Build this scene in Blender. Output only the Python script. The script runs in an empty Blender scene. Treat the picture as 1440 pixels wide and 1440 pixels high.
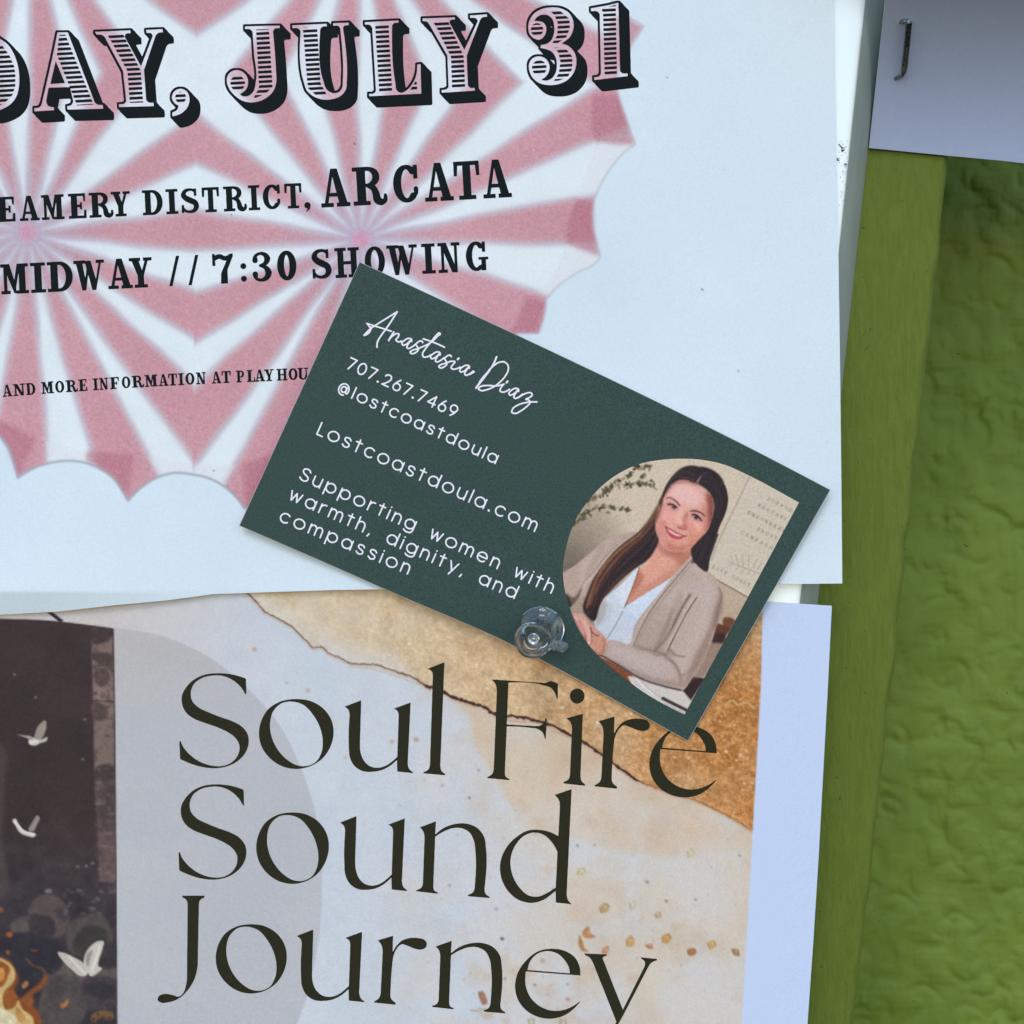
import bpy, math, random
import numpy as np
from mathutils import Vector

# ---------------------------------------------------------------- camera, sky, sun, exposure
scene = bpy.context.scene
S = 0.0001225          # metres per unit of the sheets' own grid (about an eighth of a millimetre)
CAM = 0.21             # camera distance from the board face
cam_d = bpy.data.cameras.new('camera'); cam = bpy.data.objects.new('camera', cam_d)
scene.collection.objects.link(cam); scene.camera = cam
cam.location = (0, -CAM, 0); cam.rotation_euler = (math.radians(90), 0, 0)
cam_d.sensor_width = 36; cam_d.lens = 36 * CAM / (1440 * S)
cam_d.clip_start = 0.01; cam_d.clip_end = 50

SUN_EL, SUN_AZ = math.radians(48), math.radians(-14)      # azimuth from straight in front of the wall, to the left
world = bpy.data.worlds.new('World'); scene.world = world; world.use_nodes = True
wn = world.node_tree.nodes; wl = world.node_tree.links
sky = wn.new('ShaderNodeTexSky'); sky.sky_type = 'NISHITA'; sky.sun_disc = False
sky.sun_elevation = SUN_EL; sky.air_density = 1.0; sky.dust_density = 0.0; sky.ozone_density = 1.0
sd = Vector((math.sin(SUN_AZ) * math.cos(SUN_EL), -math.cos(SUN_AZ) * math.cos(SUN_EL), math.sin(SUN_EL)))
sky.sun_rotation = math.atan2(sd.x, sd.y)
wl.new(sky.outputs[0], wn['Background'].inputs[0]); wn['Background'].inputs[1].default_value = 0.15
sun_d = bpy.data.lights.new('sun', 'SUN'); sun = bpy.data.objects.new('sun', sun_d)
scene.collection.objects.link(sun)
sun_d.energy = 0.5; sun_d.angle = math.radians(24); sun_d.color = (1.0, 0.97, 0.93)
sun.rotation_euler = (-sd).to_track_quat('-Z', 'Y').to_euler()
scene.view_settings.view_transform = 'Standard'; scene.view_settings.look = 'None'
scene.view_settings.gamma = 1; scene.view_settings.exposure = 0.90
scene.cycles.max_bounces = 10; scene.cycles.transmission_bounces = 10; scene.cycles.caustics_refractive = True

# the light that reaches a white sheet here, used to turn printed colours into ink reflectance
ILL = np.array([0.80, 0.94, 1.10])

# ---------------------------------------------------------------- drawing tools (pure numpy)
rng = np.random.default_rng(7)

def lin(c):
    c = np.asarray(c, float) / 255.0
    return np.where(c <= 0.04045, c / 12.92, ((c + 0.055) / 1.055) ** 2.4)

def path(pts, closed=True, n=7):
    """points (x, y) are corners, (x, y, 1) are smooth; returns a dense polyline"""
    P = [np.array(p[:2], float) for p in pts]
    S = [len(p) > 2 for p in pts]
    N = len(P)
    out = []
    for i in range(N if closed else N - 1):
        a, b = P[i], P[(i + 1) % N]
        sa, sb = S[i], S[(i + 1) % N]
        pa, nb = P[i - 1], P[(i + 2) % N]
        if not closed and i == 0: pa = a; sa = False
        if not closed and i == N - 2: nb = b; sb = False
        if not sa and not sb:
            out.append(a[None]); continue
        d = b - a
        L = np.hypot(*d) + 1e-9
        def tan(p0, p1, p2):
            l1 = np.hypot(*(p1 - p0)) + 1e-9; l2 = np.hypot(*(p2 - p1)) + 1e-9
            t = (p1 - p0) / l1 * l2 + (p2 - p1) / l2 * l1
            return t / (l1 + l2) * L
        ma = tan(pa, a, b) if sa else None
        mb = tan(a, b, nb) if sb else None
        if ma is None: ma = 1.5 * d - 0.5 * mb
        if mb is None: mb = 1.5 * d - 0.5 * ma
        t = np.linspace(0, 1, n, endpoint=False)[:, None]
        h = (2*t**3-3*t**2+1)*a + (t**3-2*t**2+t)*ma + (-2*t**3+3*t**2)*b + (t**3-t**2)*mb
        out.append(h)
    if not closed: out.append(P[-1][None])
    return np.concatenate(out)

def Zm(ox, oy, s, pts):
    """coordinates read off an enlarged detail -> sheet coordinates"""
    return [((p[0] / s + ox), (p[1] / s + oy)) + tuple(p[2:]) for p in pts]

def C(pts):   # mark every point smooth
    return [tuple(p[:2]) + (1,) for p in pts]

def ell(cx, cy, rx, ry, a0=0, a1=360, n=40, rot=0):
    t = np.radians(np.linspace(a0, a1, n))
    x, y = rx * np.cos(t), ry * np.sin(t)
    r = math.radians(rot)
    return np.stack([cx + x * math.cos(r) - y * math.sin(r), cy + x * math.sin(r) + y * math.cos(r)], 1)

class Canvas:
    def __init__(s, x0, y0, x1, y1, k):
        s.x0, s.y0, s.k = x0, y0, k
        s.w, s.h = int(math.ceil((x1 - x0) * k)), int(math.ceil((y1 - y0) * k))
        s.a = np.zeros((s.h, s.w), np.float32)
    def cov(s, pts):
        """antialiased coverage of a polygon, with its bounding box"""
        p = (np.asarray(pts, float)[:, :2] - (s.x0, s.y0)) * s.k
        bx0 = max(0, int(p[:, 0].min()) - 1); by0 = max(0, int(p[:, 1].min()) - 1)
        bx1 = min(s.w, int(p[:, 0].max()) + 3); by1 = min(s.h, int(p[:, 1].max()) + 3)
        if bx1 <= bx0 or by1 <= by0: return None
        W, H, SS = bx1 - bx0, by1 - by0, 4
        acc = np.zeros((H * SS, W + 2), np.float32)
        p = p - (bx0, by0)
        q = np.roll(p, -1, 0)
        for (xa, ya), (xb, yb) in zip(p, q):
            if ya == yb: continue
            d = 1.0
            if ya > yb: xa, ya, xb, yb, d = xb, yb, xa, ya, -1.0
            j0 = max(0, int(math.ceil(ya * SS - .5))); j1 = min(H * SS, int(math.ceil(yb * SS - .5)))
            if j1 <= j0: continue
            j = np.arange(j0, j1)
            x = xa + ((j + .5) / SS - ya) * (xb - xa) / (yb - ya)
            x = np.clip(x, 0, W)
            i = x.astype(int); f = x - i
            np.add.at(acc, (j, i), d * (1 - f)); np.add.at(acc, (j, i + 1), d * f)
        c = np.clip(np.abs(np.cumsum(acc, 1)[:, :W]), 0, 1)
        return (by0, by1, bx0, bx1), c.reshape(H, SS, W).mean(1)
    def poly(s, pts, holes=()):
        r = s.cov(pts)
        if r is None: return s
        (a, b, c, d), m = r
        for h in holes:
            rh = s.cov(h)
            if rh is None: continue
            full = np.zeros_like(s.a); (e, f, g, i), mh = rh
            full[e:f, g:i] = mh
            m = m * (1 - full[a:b, c:d])
        s.a[a:b, c:d] = np.maximum(s.a[a:b, c:d], m)
        return s
    def brush(s, pts, r):
        """round brush along a polyline, radius r (scalar or per point) in sheet units"""
        p = (np.asarray([q[:2] for q in pts], float) - (s.x0, s.y0)) * s.k
        r = np.atleast_1d(np.asarray(r, float)) * s.k
        r = np.interp(np.linspace(0, 1, len(p)), np.linspace(0, 1, len(r)), r) if len(r) > 1 else np.full(len(p), r[0])
        for i in range(max(1, len(p) - 1)):
            a = p[i]; b = p[min(i + 1, len(p) - 1)]
            ra = r[i]; rb = r[min(i + 1, len(p) - 1)]
            R = max(ra, rb) + 1.5
            x0 = max(0, int(min(a[0], b[0]) - R)); x1 = min(s.w, int(max(a[0], b[0]) + R) + 2)
            y0 = max(0, int(min(a[1], b[1]) - R)); y1 = min(s.h, int(max(a[1], b[1]) + R) + 2)
            if x1 <= x0 or y1 <= y0: continue
            X = np.arange(x0, x1)[None] + .5; Y = np.arange(y0, y1)[:, None] + .5
            d = b - a; L = d @ d
            t = np.clip(((X - a[0]) * d[0] + (Y - a[1]) * d[1]) / L, 0, 1) if L > 1e-9 else np.zeros((y1 - y0, x1 - x0))
            dist = np.hypot(X - a[0] - t * d[0], Y - a[1] - t * d[1])
            c = np.clip(ra + t * (rb - ra) - dist + .5, 0, 1)
            s.a[y0:y1, x0:x1] = np.maximum(s.a[y0:y1, x0:x1], c)
        return s

def shiftm(m, dx, dy):
    """shift by whole cells, zero fill"""
    o = np.zeros_like(m); h, w = m.shape
    ys, xs = slice(max(0, dy), min(h, h + dy)), slice(max(0, dx), min(w, w + dx))
    yt, xt = slice(max(0, -dy), min(h, h - dy)), slice(max(0, -dx), min(w, w - dx))
    o[ys, xs] = m[yt, xt]
    return o

def dilate(m, r):
    o = m.copy(); R = int(math.ceil(r))
    for dy in range(-R, R + 1):
        for dx in range(-R, R + 1):
            q = math.hypot(dx, dy)
            if 0 < q <= r + .5:
                o = np.maximum(o, shiftm(m, dx, dy) * min(1, r + .5 - q + .3))
    return o

def blur(m, sg):
    if sg < .3: return m
    R = int(sg * 3) + 1
    k = np.exp(-.5 * (np.arange(-R, R + 1) / sg) ** 2); k /= k.sum()
    for ax in (0, 1):
        pad = [(0, 0)] * m.ndim; pad[ax] = (R, R)
        e = np.pad(m, pad, mode='edge'); o = np.zeros_like(m)
        n = m.shape[ax]
        for i, w in enumerate(k):
            sl = [slice(None)] * m.ndim; sl[ax] = slice(i, i + n)
            o = o + w * e[tuple(sl)]
        m = o
    return m

def noise(h, w, cell, seed, octs=1):
    """smooth value noise, about -1..1"""
    r = np.random.default_rng(seed); out = np.zeros((h, w)); amp = 1.; tot = 0
    for o in range(octs):
        gh, gw = int(h / cell) + 4, int(w / cell) + 4
        g = r.uniform(-1, 1, (gh, gw))
        y = np.arange(h) / cell; x = np.arange(w) / cell
        i, j = y.astype(int), x.astype(int); fy, fx = y - i, x - j
        fy, fx = fy*fy*(3-2*fy), fx*fx*(3-2*fx)
        a = g[i][:, j] * (1 - fx) + g[i][:, j + 1] * fx
        b = g[i + 1][:, j] * (1 - fx) + g[i + 1][:, j + 1] * fx
        out += amp * (a * (1 - fy)[:, None] + b * fy[:, None]); tot += amp
        amp *= .55; cell = max(1.01, cell / 2.03)
    return out / tot

class Paint:
    """RGB picture in sheet coordinates; colours given as seen in print (sRGB 0..255)"""
    def __init__(s, x0, y0, x1, y1, k, base):
        s.m = Canvas(x0, y0, x1, y1, k); s.k = k
        s.im = np.zeros((s.m.h, s.m.w, 3)) + np.asarray(base, float)
        s.clip = None
    def grid(s):
        m = s.m
        return (np.arange(m.w)[None] + .5) / m.k + m.x0, (np.arange(m.h)[:, None] + .5) / m.k + m.y0
    def mix(s, mask, col, al=1.):
        mask = (mask * al)[..., None]
        s.im = s.im * (1 - mask) + np.asarray(col, float) * mask
    def _soft(s, box, m, bl):
        pad = int(bl * s.k * 3) + 2
        a, b, c, d = box
        A, B, Cc, D = max(0, a - pad), min(s.m.h, b + pad), max(0, c - pad), min(s.m.w, d + pad)
        f = np.zeros((B - A, D - Cc)); f[a - A:b - A, c - Cc:d - Cc] = m
        return (A, B, Cc, D), blur(f, bl * s.k)
    def poly(s, pts, col, bl=.4, al=1., within=None):
        r = s.m.cov(pts)
        if r is None: return
        (a, b, c, d), m = s._soft(r[0], r[1], bl)
        if within is not None: m = m * within[a:b, c:d]
        m = (m * al)[..., None]
        s.im[a:b, c:d] = s.im[a:b, c:d] * (1 - m) + np.asarray(col, float) * m
    def line(s, pts, r, col, bl=.4, al=1., within=None):
        p = np.asarray([q[:2] for q in pts], float)
        R = float(np.max(r)) + 2
        x0, y0 = p.min(0) - R; x1, y1 = p.max(0) + R
        c = Canvas(max(s.m.x0, x0), max(s.m.y0, y0), max(s.m.x0, x1), max(s.m.y0, y1), s.k)
        ox = int(round((c.x0 - s.m.x0) * s.k)); oy = int(round((c.y0 - s.m.y0) * s.k))
        c.x0 = s.m.x0 + ox / s.k; c.y0 = s.m.y0 + oy / s.k
        if c.w < 1 or c.h < 1 or ox >= s.m.w or oy >= s.m.h: return
        c.brush(p, r)
        h, w = min(c.h, s.m.h - oy), min(c.w, s.m.w - ox)
        (a, b, e, d), m = s._soft((oy, oy + h, ox, ox + w), c.a[:h, :w], bl)
        if within is not None: m = m * within[a:b, e:d]
        m = (m * al)[..., None]
        s.im[a:b, e:d] = s.im[a:b, e:d] * (1 - m) + np.asarray(col, float) * m
    def mask(s, pts, bl=0.):
        f = np.zeros((s.m.h, s.m.w)); r = s.m.cov(pts)
        if r is not None:
            (a, b, c, d), m = r; f[a:b, c:d] = m
        return blur(f, bl * s.k)
    def sample(s, x, y):
        m = s.m
        u = np.clip((x - m.x0) * m.k - .5, 0, m.w - 1.001); v = np.clip((y - m.y0) * m.k - .5, 0, m.h - 1.001)
        i, j = v.astype(int), u.astype(int); fv, fu = (v - i)[..., None], (u - j)[..., None]
        I = s.im
        return (I[i, j] * (1 - fu) + I[i, j + 1] * fu) * (1 - fv) + (I[i + 1, j] * (1 - fu) + I[i + 1, j + 1] * fu) * fv
# ---------------------------------------------------------------- lettering
def julys():
    """the big ornamental date: outlined faces with hatching and a solid cast block"""
    k = 2
    W = Canvas(-60, -12, 925, 195, k)
    F = Canvas(-60, -12, 925, 195, k); ST = Canvas(-60, -12, 925, 195, k)
    z1, z2, z3, z4 = (0, 20, 6), (300, 0, 6), (500, 0, 6), (710, 0, 6)
    def f(z, pts, holes=()):
        F.poly(path(Zm(*z, pts)), [path(Zm(*z, h)) for h in holes])
    def st(z, pts): ST.poly(path(Zm(*z, pts)))
    f(z1, [(-330, 165), (-60, 165, 1), (0, 207, 1), (60, 250, 1), (112, 325, 1), (147, 420, 1), (162, 520, 1), (158, 620, 1), (135, 700, 1), (90, 758, 1), (30, 795, 1), (-60, 825), (-330, 830)])
    st(z1, [(-300, 200), (-30, 235), (20, 265), (80, 350), (120, 440), (130, 520), (128, 610), (105, 680), (40, 750), (-60, 790), (-300, 790)])
    f(z1, [(485, 152), (572, 152), (800, 745), (825, 762, 1), (868, 765), (870, 797), (570, 805), (566, 775), (602, 765, 1), (618, 735), (590, 614), (410, 620), (390, 730), (402, 768, 1), (455, 785), (455, 810), (290, 820), (290, 790), (335, 783, 1), (355, 745), (420, 460), (455, 300)], [[(470, 395), (548, 580), (425, 588)]])
    st(z1, [(500, 175), (550, 170), (790, 762), (650, 770), (480, 345), (490, 250)])
    f(z1, [(800, 148), (1100, 135), (1102, 160), (1060, 168, 1), (1052, 190), (1190, 440), (1288, 185), (1280, 165, 1), (1238, 158), (1232, 132), (1370, 125), (1375, 152), (1335, 158, 1), (1312, 182), (1215, 470), (1233, 720), (1248, 740, 1), (1295, 745), (1298, 775), (1005, 783), (1003, 758), (1050, 752, 1), (1065, 735), (1038, 480), (885, 195), (862, 176, 1), (815, 172)])
    st(z1, [(905, 172), (1040, 170), (1188, 480), (1208, 745), (1095, 748), (1075, 480), (950, 250)])
    zc = (0, 0, 3)
    f(zc, [(762, 374, 1), (787, 385, 1), (799, 412, 1), (793, 448, 1), (768, 476, 1), (727, 491), (727, 474), (748, 462, 1), (753, 445), (738, 436, 1), (725, 412, 1), (736, 385, 1)])
    ST.poly(ell(762 / 3, 411 / 3, 23 / 3, 24 / 3))
    f(z2, [(268, 222), (560, 215), (560, 238), (516, 244, 1), (503, 265), (516, 400, 1), (529, 600, 1), (531, 690, 1), (505, 770, 1), (440, 830, 1), (350, 862, 1), (260, 855, 1), (180, 805, 1), (132, 745, 1), (114, 690, 1), (120, 640, 1), (150, 605, 1), (200, 591, 1), (250, 608, 1), (285, 650, 1), (294, 700, 1), (275, 755, 1), (224, 793), (240, 808, 1), (290, 810, 1), (335, 775, 1), (357, 700, 1), (345, 480), (331, 270), (315, 250, 1), (268, 246)])
    st(z2, [(360, 248), (470, 245), (500, 735), (440, 790), (345, 832), (345, 815), (385, 740)])
    ST.poly(ell(300 + 205 / 6, 702 / 6, 10.3, 10.8))
    f(z2, [(665, 213), (958, 200), (958, 222), (917, 228, 1), (902, 247), (930, 690, 1), (955, 752, 1), (1010, 785, 1), (1060, 775, 1), (1088, 735, 1), (1092, 685, 1), (1070, 238), (1058, 222, 1), (1012, 218), (1010, 195), (1142, 190), (1142, 213), (1102, 221, 1), (1095, 240), (1126, 690, 1), (1120, 750, 1), (1080, 805, 1), (1010, 835, 1), (930, 840, 1), (850, 815, 1), (790, 765, 1), (765, 700, 1), (736, 262), (720, 243, 1), (667, 238)])
    st(z2, [(755, 232), (875, 228), (905, 700), (960, 806), (870, 806), (800, 745), (792, 690)])
    f(z3, [(78, 187), (362, 172), (362, 192), (320, 199, 1), (308, 217), (336, 700, 1), (350, 765, 1), (382, 782, 1), (430, 762, 1), (480, 705, 1), (510, 640, 1), (520, 545), (548, 540), (555, 790), (115, 812), (113, 790), (160, 784, 1), (172, 765), (140, 235), (122, 212, 1), (80, 208)])
    st(z3, [(165, 205), (278, 200), (310, 778), (200, 784)]); st(z3, [(515, 668), (522, 770), (450, 776)])
    f(z3, [(565, 155), (838, 145), (838, 165), (802, 171, 1), (792, 190), (918, 420), (1032, 178), (1020, 158, 1), (968, 152), (965, 130), (1108, 120), (1110, 142), (1067, 149, 1), (1050, 170), (938, 470), (948, 720), (963, 737, 1), (1005, 740), (1008, 765), (728, 782), (725, 758), (770, 750, 1), (785, 735), (775, 470), (622, 205), (602, 183, 1), (567, 178)])
    st(z3, [(650, 178), (778, 172), (912, 470), (925, 742), (815, 750), (805, 480), (690, 245)])
    f(z4, [(198, 240, 1), (205, 180, 1), (240, 120, 1), (300, 80, 1), (390, 62, 1), (470, 70, 1), (540, 108, 1), (575, 170, 1), (578, 240, 1), (550, 310, 1), (500, 352, 1), (478, 366), (530, 385, 1), (580, 430, 1), (602, 490, 1), (600, 560, 1), (570, 630, 1), (520, 680, 1), (450, 710, 1), (370, 718, 1), (290, 700, 1), (230, 650, 1), (205, 590, 1), (205, 535, 1), (230, 495, 1), (285, 475, 1), (340, 492, 1), (373, 540, 1), (375, 590, 1), (350, 640, 1), (308, 672), (340, 680, 1), (390, 665, 1), (425, 620, 1), (438, 560, 1), (430, 490, 1), (400, 440, 1), (350, 415, 1), (300, 405), (305, 378), (350, 370, 1), (390, 340, 1), (412, 290, 1), (416, 220, 1), (400, 160, 1), (360, 128, 1), (310, 125, 1), (265, 150, 1), (248, 178), (290, 178, 1), (335, 200, 1), (350, 250, 1), (335, 300, 1), (290, 335, 1), (240, 320, 1), (208, 285, 1)])
    st(z4, [(385, 95), (470, 95), (545, 160), (548, 240), (520, 310), (450, 362), (400, 362), (440, 300), (448, 200), (420, 130)])
    st(z4, [(415, 400), (510, 405), (570, 480), (568, 580), (530, 650), (450, 682), (412, 682), (455, 620), (468, 520), (450, 440)])
    ST.poly(ell(710 + 271 / 6, 250 / 6, 8.8, 9.2)); ST.poly(ell(710 + 290 / 6, 572 / 6, 10.2, 10.6))
    f(z4, [(725, 70), (880, 42), (957, 22), (972, 600), (985, 614, 1), (1035, 618), (1037, 642), (755, 675), (753, 650), (795, 643, 1), (810, 622), (800, 120), (785, 100, 1), (728, 95)])
    st(z4, [(815, 72), (935, 40), (946, 628), (842, 636), (828, 110)])
    ring = F.a.copy()
    for dy in range(-6, 7):
        for dx in range(-6, 7):
            if abs(dx) + abs(dy) <= 10: ring = np.maximum(ring, shiftm(F.a, dx, dy))
    blk = ring.copy()
    for t in np.linspace(0, 1, 27)[1:]:
        blk = np.maximum(blk, shiftm(ring, int(round(12.3 * k * t)), int(round(13 * k * t))))
    X = (np.arange(W.w)[None] + .5) / k + W.x0; Y = (np.arange(W.h)[:, None] + .5) / k + W.y0
    ph = ((Y + X * .0535) / 6.78 - .35) % 1.0
    hat = np.clip((0.29 - np.abs(ph - .5)) * 6.78 * k + .5, 0, 1)
    W.a = np.maximum(blk * (1 - F.a), ST.a * hat).astype(np.float32)
    return W, F

# slab serif capitals: unit cap height, y up; ops P = polygon, B = brush(points, radii), width in [0, w]
def slab():
    G = {}
    R = lambda x0, y0, x1, y1: ('P', [(x0, y0), (x1, y0), (x1, y1), (x0, y1)])
    def Bz(pts, r): return ('B', pts, r)
    def arc(cx, cy, rx, ry, a0, a1, thin, thick, n=26):
        t = np.linspace(a0, a1, n); p = ell(cx, cy, rx, ry, a0, a1, n)
        return ('B', p, thin + (thick - thin) * np.abs(np.cos(np.radians(t))) ** 1.3)
    s = .11
    G['I'] = (.46, [R(.12, 0, .34, 1), R(0, 0, .46, s), R(0, 1 - s, .46, 1)])
    G['E'] = (.68, [R(.1, 0, .34, 1), R(0, 0, .66, s), R(0, 1 - s, .64, 1), R(.3, .45, .5, .55), ('P', [(.56, 1), (.65, 1), (.65, .68), (.58, .68)]), ('P', [(.56, 0), (.68, 0), (.68, .34), (.6, .34)]), R(.44, .36, .52, .64)])
    G['F'] = (.66, [R(.1, 0, .34, 1), R(0, 0, .46, s), R(0, 1 - s, .64, 1), R(.3, .43, .5, .54), ('P', [(.55, 1), (.66, 1), (.66, .66), (.58, .66)]), R(.44, .34, .52, .63)])
    G['L'] = (.66, [R(.1, 0, .34, 1), R(0, 0, .64, s), R(0, 1 - s, .46, 1), ('P', [(.55, 0), (.66, 0), (.66, .38), (.58, .38)])])
    G['T'] = (.72, [R(.25, 0, .47, 1), R(.12, 0, .6, s), R(0, 1 - s, .72, 1), ('P', [(0, 1), (.12, 1), (.09, .62), (0, .62)]), ('P', [(.6, 1), (.72, 1), (.72, .62), (.63, .62)])])
    G['A'] = (.84, [('P', [(.31, 1), (.5, 1), (.78, .04), (.53, .04)]), ('P', [(.31, 1), (.4, 1), (.2, .04), (.09, .04)]), R(.2, .27, .6, .37), R(0, 0, .36, s), R(.45, 0, .84, s)])
    G['Y'] = (.84, [('P', [(.06, 1), (.32, 1), (.52, .44), (.52, .3), (.3, .4)]), ('P', [(.62, 1), (.73, 1), (.52, .38), (.42, .44)]), R(.3, 0, .53, .48), R(.17, 0, .66, s), R(0, 1 - s, .42, 1), R(.52, 1 - s, .84, 1)])
    G['M'] = (.92, [R(.1, 0, .21, 1), R(.6, 0, .82, 1), ('P', [(.08, 1), (.3, 1), (.5, .28), (.5, .02), (.43, .02)]), ('P', [(.66, 1), (.55, 1), (.42, .3), (.46, .02)]), R(0, 0, .31, s), R(.5, 0, .92, s), R(0, 1 - s, .3, 1), R(.6, 1 - s, .92, 1)])
    G['N'] = (.84, [R(.12, 0, .23, 1), R(.62, 0, .73, 1), ('P', [(.08, 1), (.32, 1), (.73, .0), (.52, .0)]), R(0, 0, .35, s), R(0, 1 - s, .3, 1), R(.5, 1 - s, .84, 1)])
    G['W'] = (1.1, [('P', [(.07, 1), (.3, 1), (.42, .32), (.42, 0), (.28, 0)]), ('P', [(.5, .9), (.58, .9), (.42, 0), (.32, 0)]), ('P', [(.4, .98), (.62, .98), (.8, .3), (.77, 0), (.64, 0)]), ('P', [(.93, 1), (1.01, 1), (.78, 0), (.7, 0)]), R(0, 1 - s, .42, 1), R(.8, 1 - s, 1.1, 1)])
    G['H'] = (.9, [R(.1, 0, .32, 1), R(.58, 0, .8, 1), R(.3, .44, .6, .55), R(0, 0, .42, s), R(.48, 0, .9, s), R(0, 1 - s, .42, 1), R(.48, 1 - s, .9, 1)])
    G['U'] = (.84, [R(.1, .3, .32, 1), R(.62, .3, .72, 1), arc(.41, .32, .25, .26, 180, 360, .06, .09), ('B', [(.2, .45), (.22, .25), (.3, .12)], [.11, .1, .07]), R(0, 1 - s, .42, 1), R(.5, 1 - s, .84, 1)])
    G['D'] = (.78, [R(.1, 0, .32, 1), R(0, 0, .42, s), R(0, 1 - s, .42, 1), arc(.36, .5, .3, .445, -90, 90, .055, .12)])
    G['O'] = (.76, [arc(.38, .5, .26, .435, 0, 360, .065, .12, 44)])
    G['0'] = (.66, [arc(.33, .5, .2, .43, 0, 360, .07, .125, 44)])
    G['C'] = (.74, [arc(.38, .5, .26, .435, 48, 312, .065, .12, 34), R(.58, .62, .7, .98), ('B', [(.48, .9), (.6, .84)], [.07, .08]), ('B', [(.64, .36), (.64, .26), (.56, .13)], [.07, .065, .06])])
    G['G'] = (.82, [arc(.38, .5, .26, .435, 50, 300, .065, .12, 34), R(.6, .64, .72, .98), ('B', [(.48, .9), (.62, .82)], [.07, .08]), R(.56, .02, .73, .44), R(.46, .38, .82, .47), ('B', [(.5, .11), (.62, .2)], [.06, .07])])
    G['P'] = (.7, [R(.1, 0, .32, 1), R(0, 0, .44, s), R(0, 1 - s, .4, 1), arc(.36, .7, .23, .25, -90, 90, .05, .1), R(.3, .4, .4, .49)])
    G['R'] = (.84, [R(.1, 0, .32, 1), R(0, 0, .42, s), R(0, 1 - s, .4, 1), arc(.36, .73, .22, .215, -90, 90, .05, .1), R(.3, .47, .42, .56), ('B', path(C([(.4, .5), (.5, .44), (.56, .3), (.6, .12), (.68, .06), (.77, .1), (.79, .24)]), False), np.concatenate([np.linspace(.07, .11, 22), np.linspace(.11, .045, 21)])[:43])])
    G['S'] = (.74, [('B', path(C([(.6, .82), (.5, .92), (.34, .94), (.18, .86), (.14, .72), (.24, .6), (.42, .5), (.58, .4), (.62, .26), (.54, .11), (.38, .06), (.22, .09), (.12, .2)]), False), None, [.05, .055, .06, .085, .11, .12, .125, .12, .11, .085, .06, .055, .05]), R(.54, .68, .64, .98), R(.05, .02, .15, .34)])
    G[','] = (.24, [('B', ell(.12, .1, .03, .03), .1), ('B', [(.17, .1), (.18, -.02), (.08, -.14)], [.06, .045, .02])])
    G['/'] = (.38, [('P', [(0, 0), (.11, 0), (.38, 1), (.27, 1)])])
    G['7'] = (.72, [('B', path(C([(.1, .86), (.25, .91), (.42, .84), (.6, .88)]), False), .085), R(0, .6, .1, 1), ('P', [(.56, .97), (.7, 1), (.7, .9), (.5, .45), (.5, 0), (.26, 0), (.28, .35), (.45, .7)])])
    G[':'] = (.26, [('B', [(.13, .13), (.13, .131)], .11), ('B', [(.13, .55), (.13, .551)], .11)])
    G['3'] = (.66, [('B', path(C([(.14, .72), (.16, .86), (.3, .94), (.46, .9), (.54, .76), (.48, .62), (.3, .54)]), False), None, [.1, .06, .05, .08, .11, .08, .05]), ('B', path(C([(.3, .54), (.48, .46), (.56, .3), (.48, .12), (.32, .06), (.16, .12), (.13, .26)]), False), None, [.05, .08, .12, .09, .055, .06, .1])])
    return G

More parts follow.
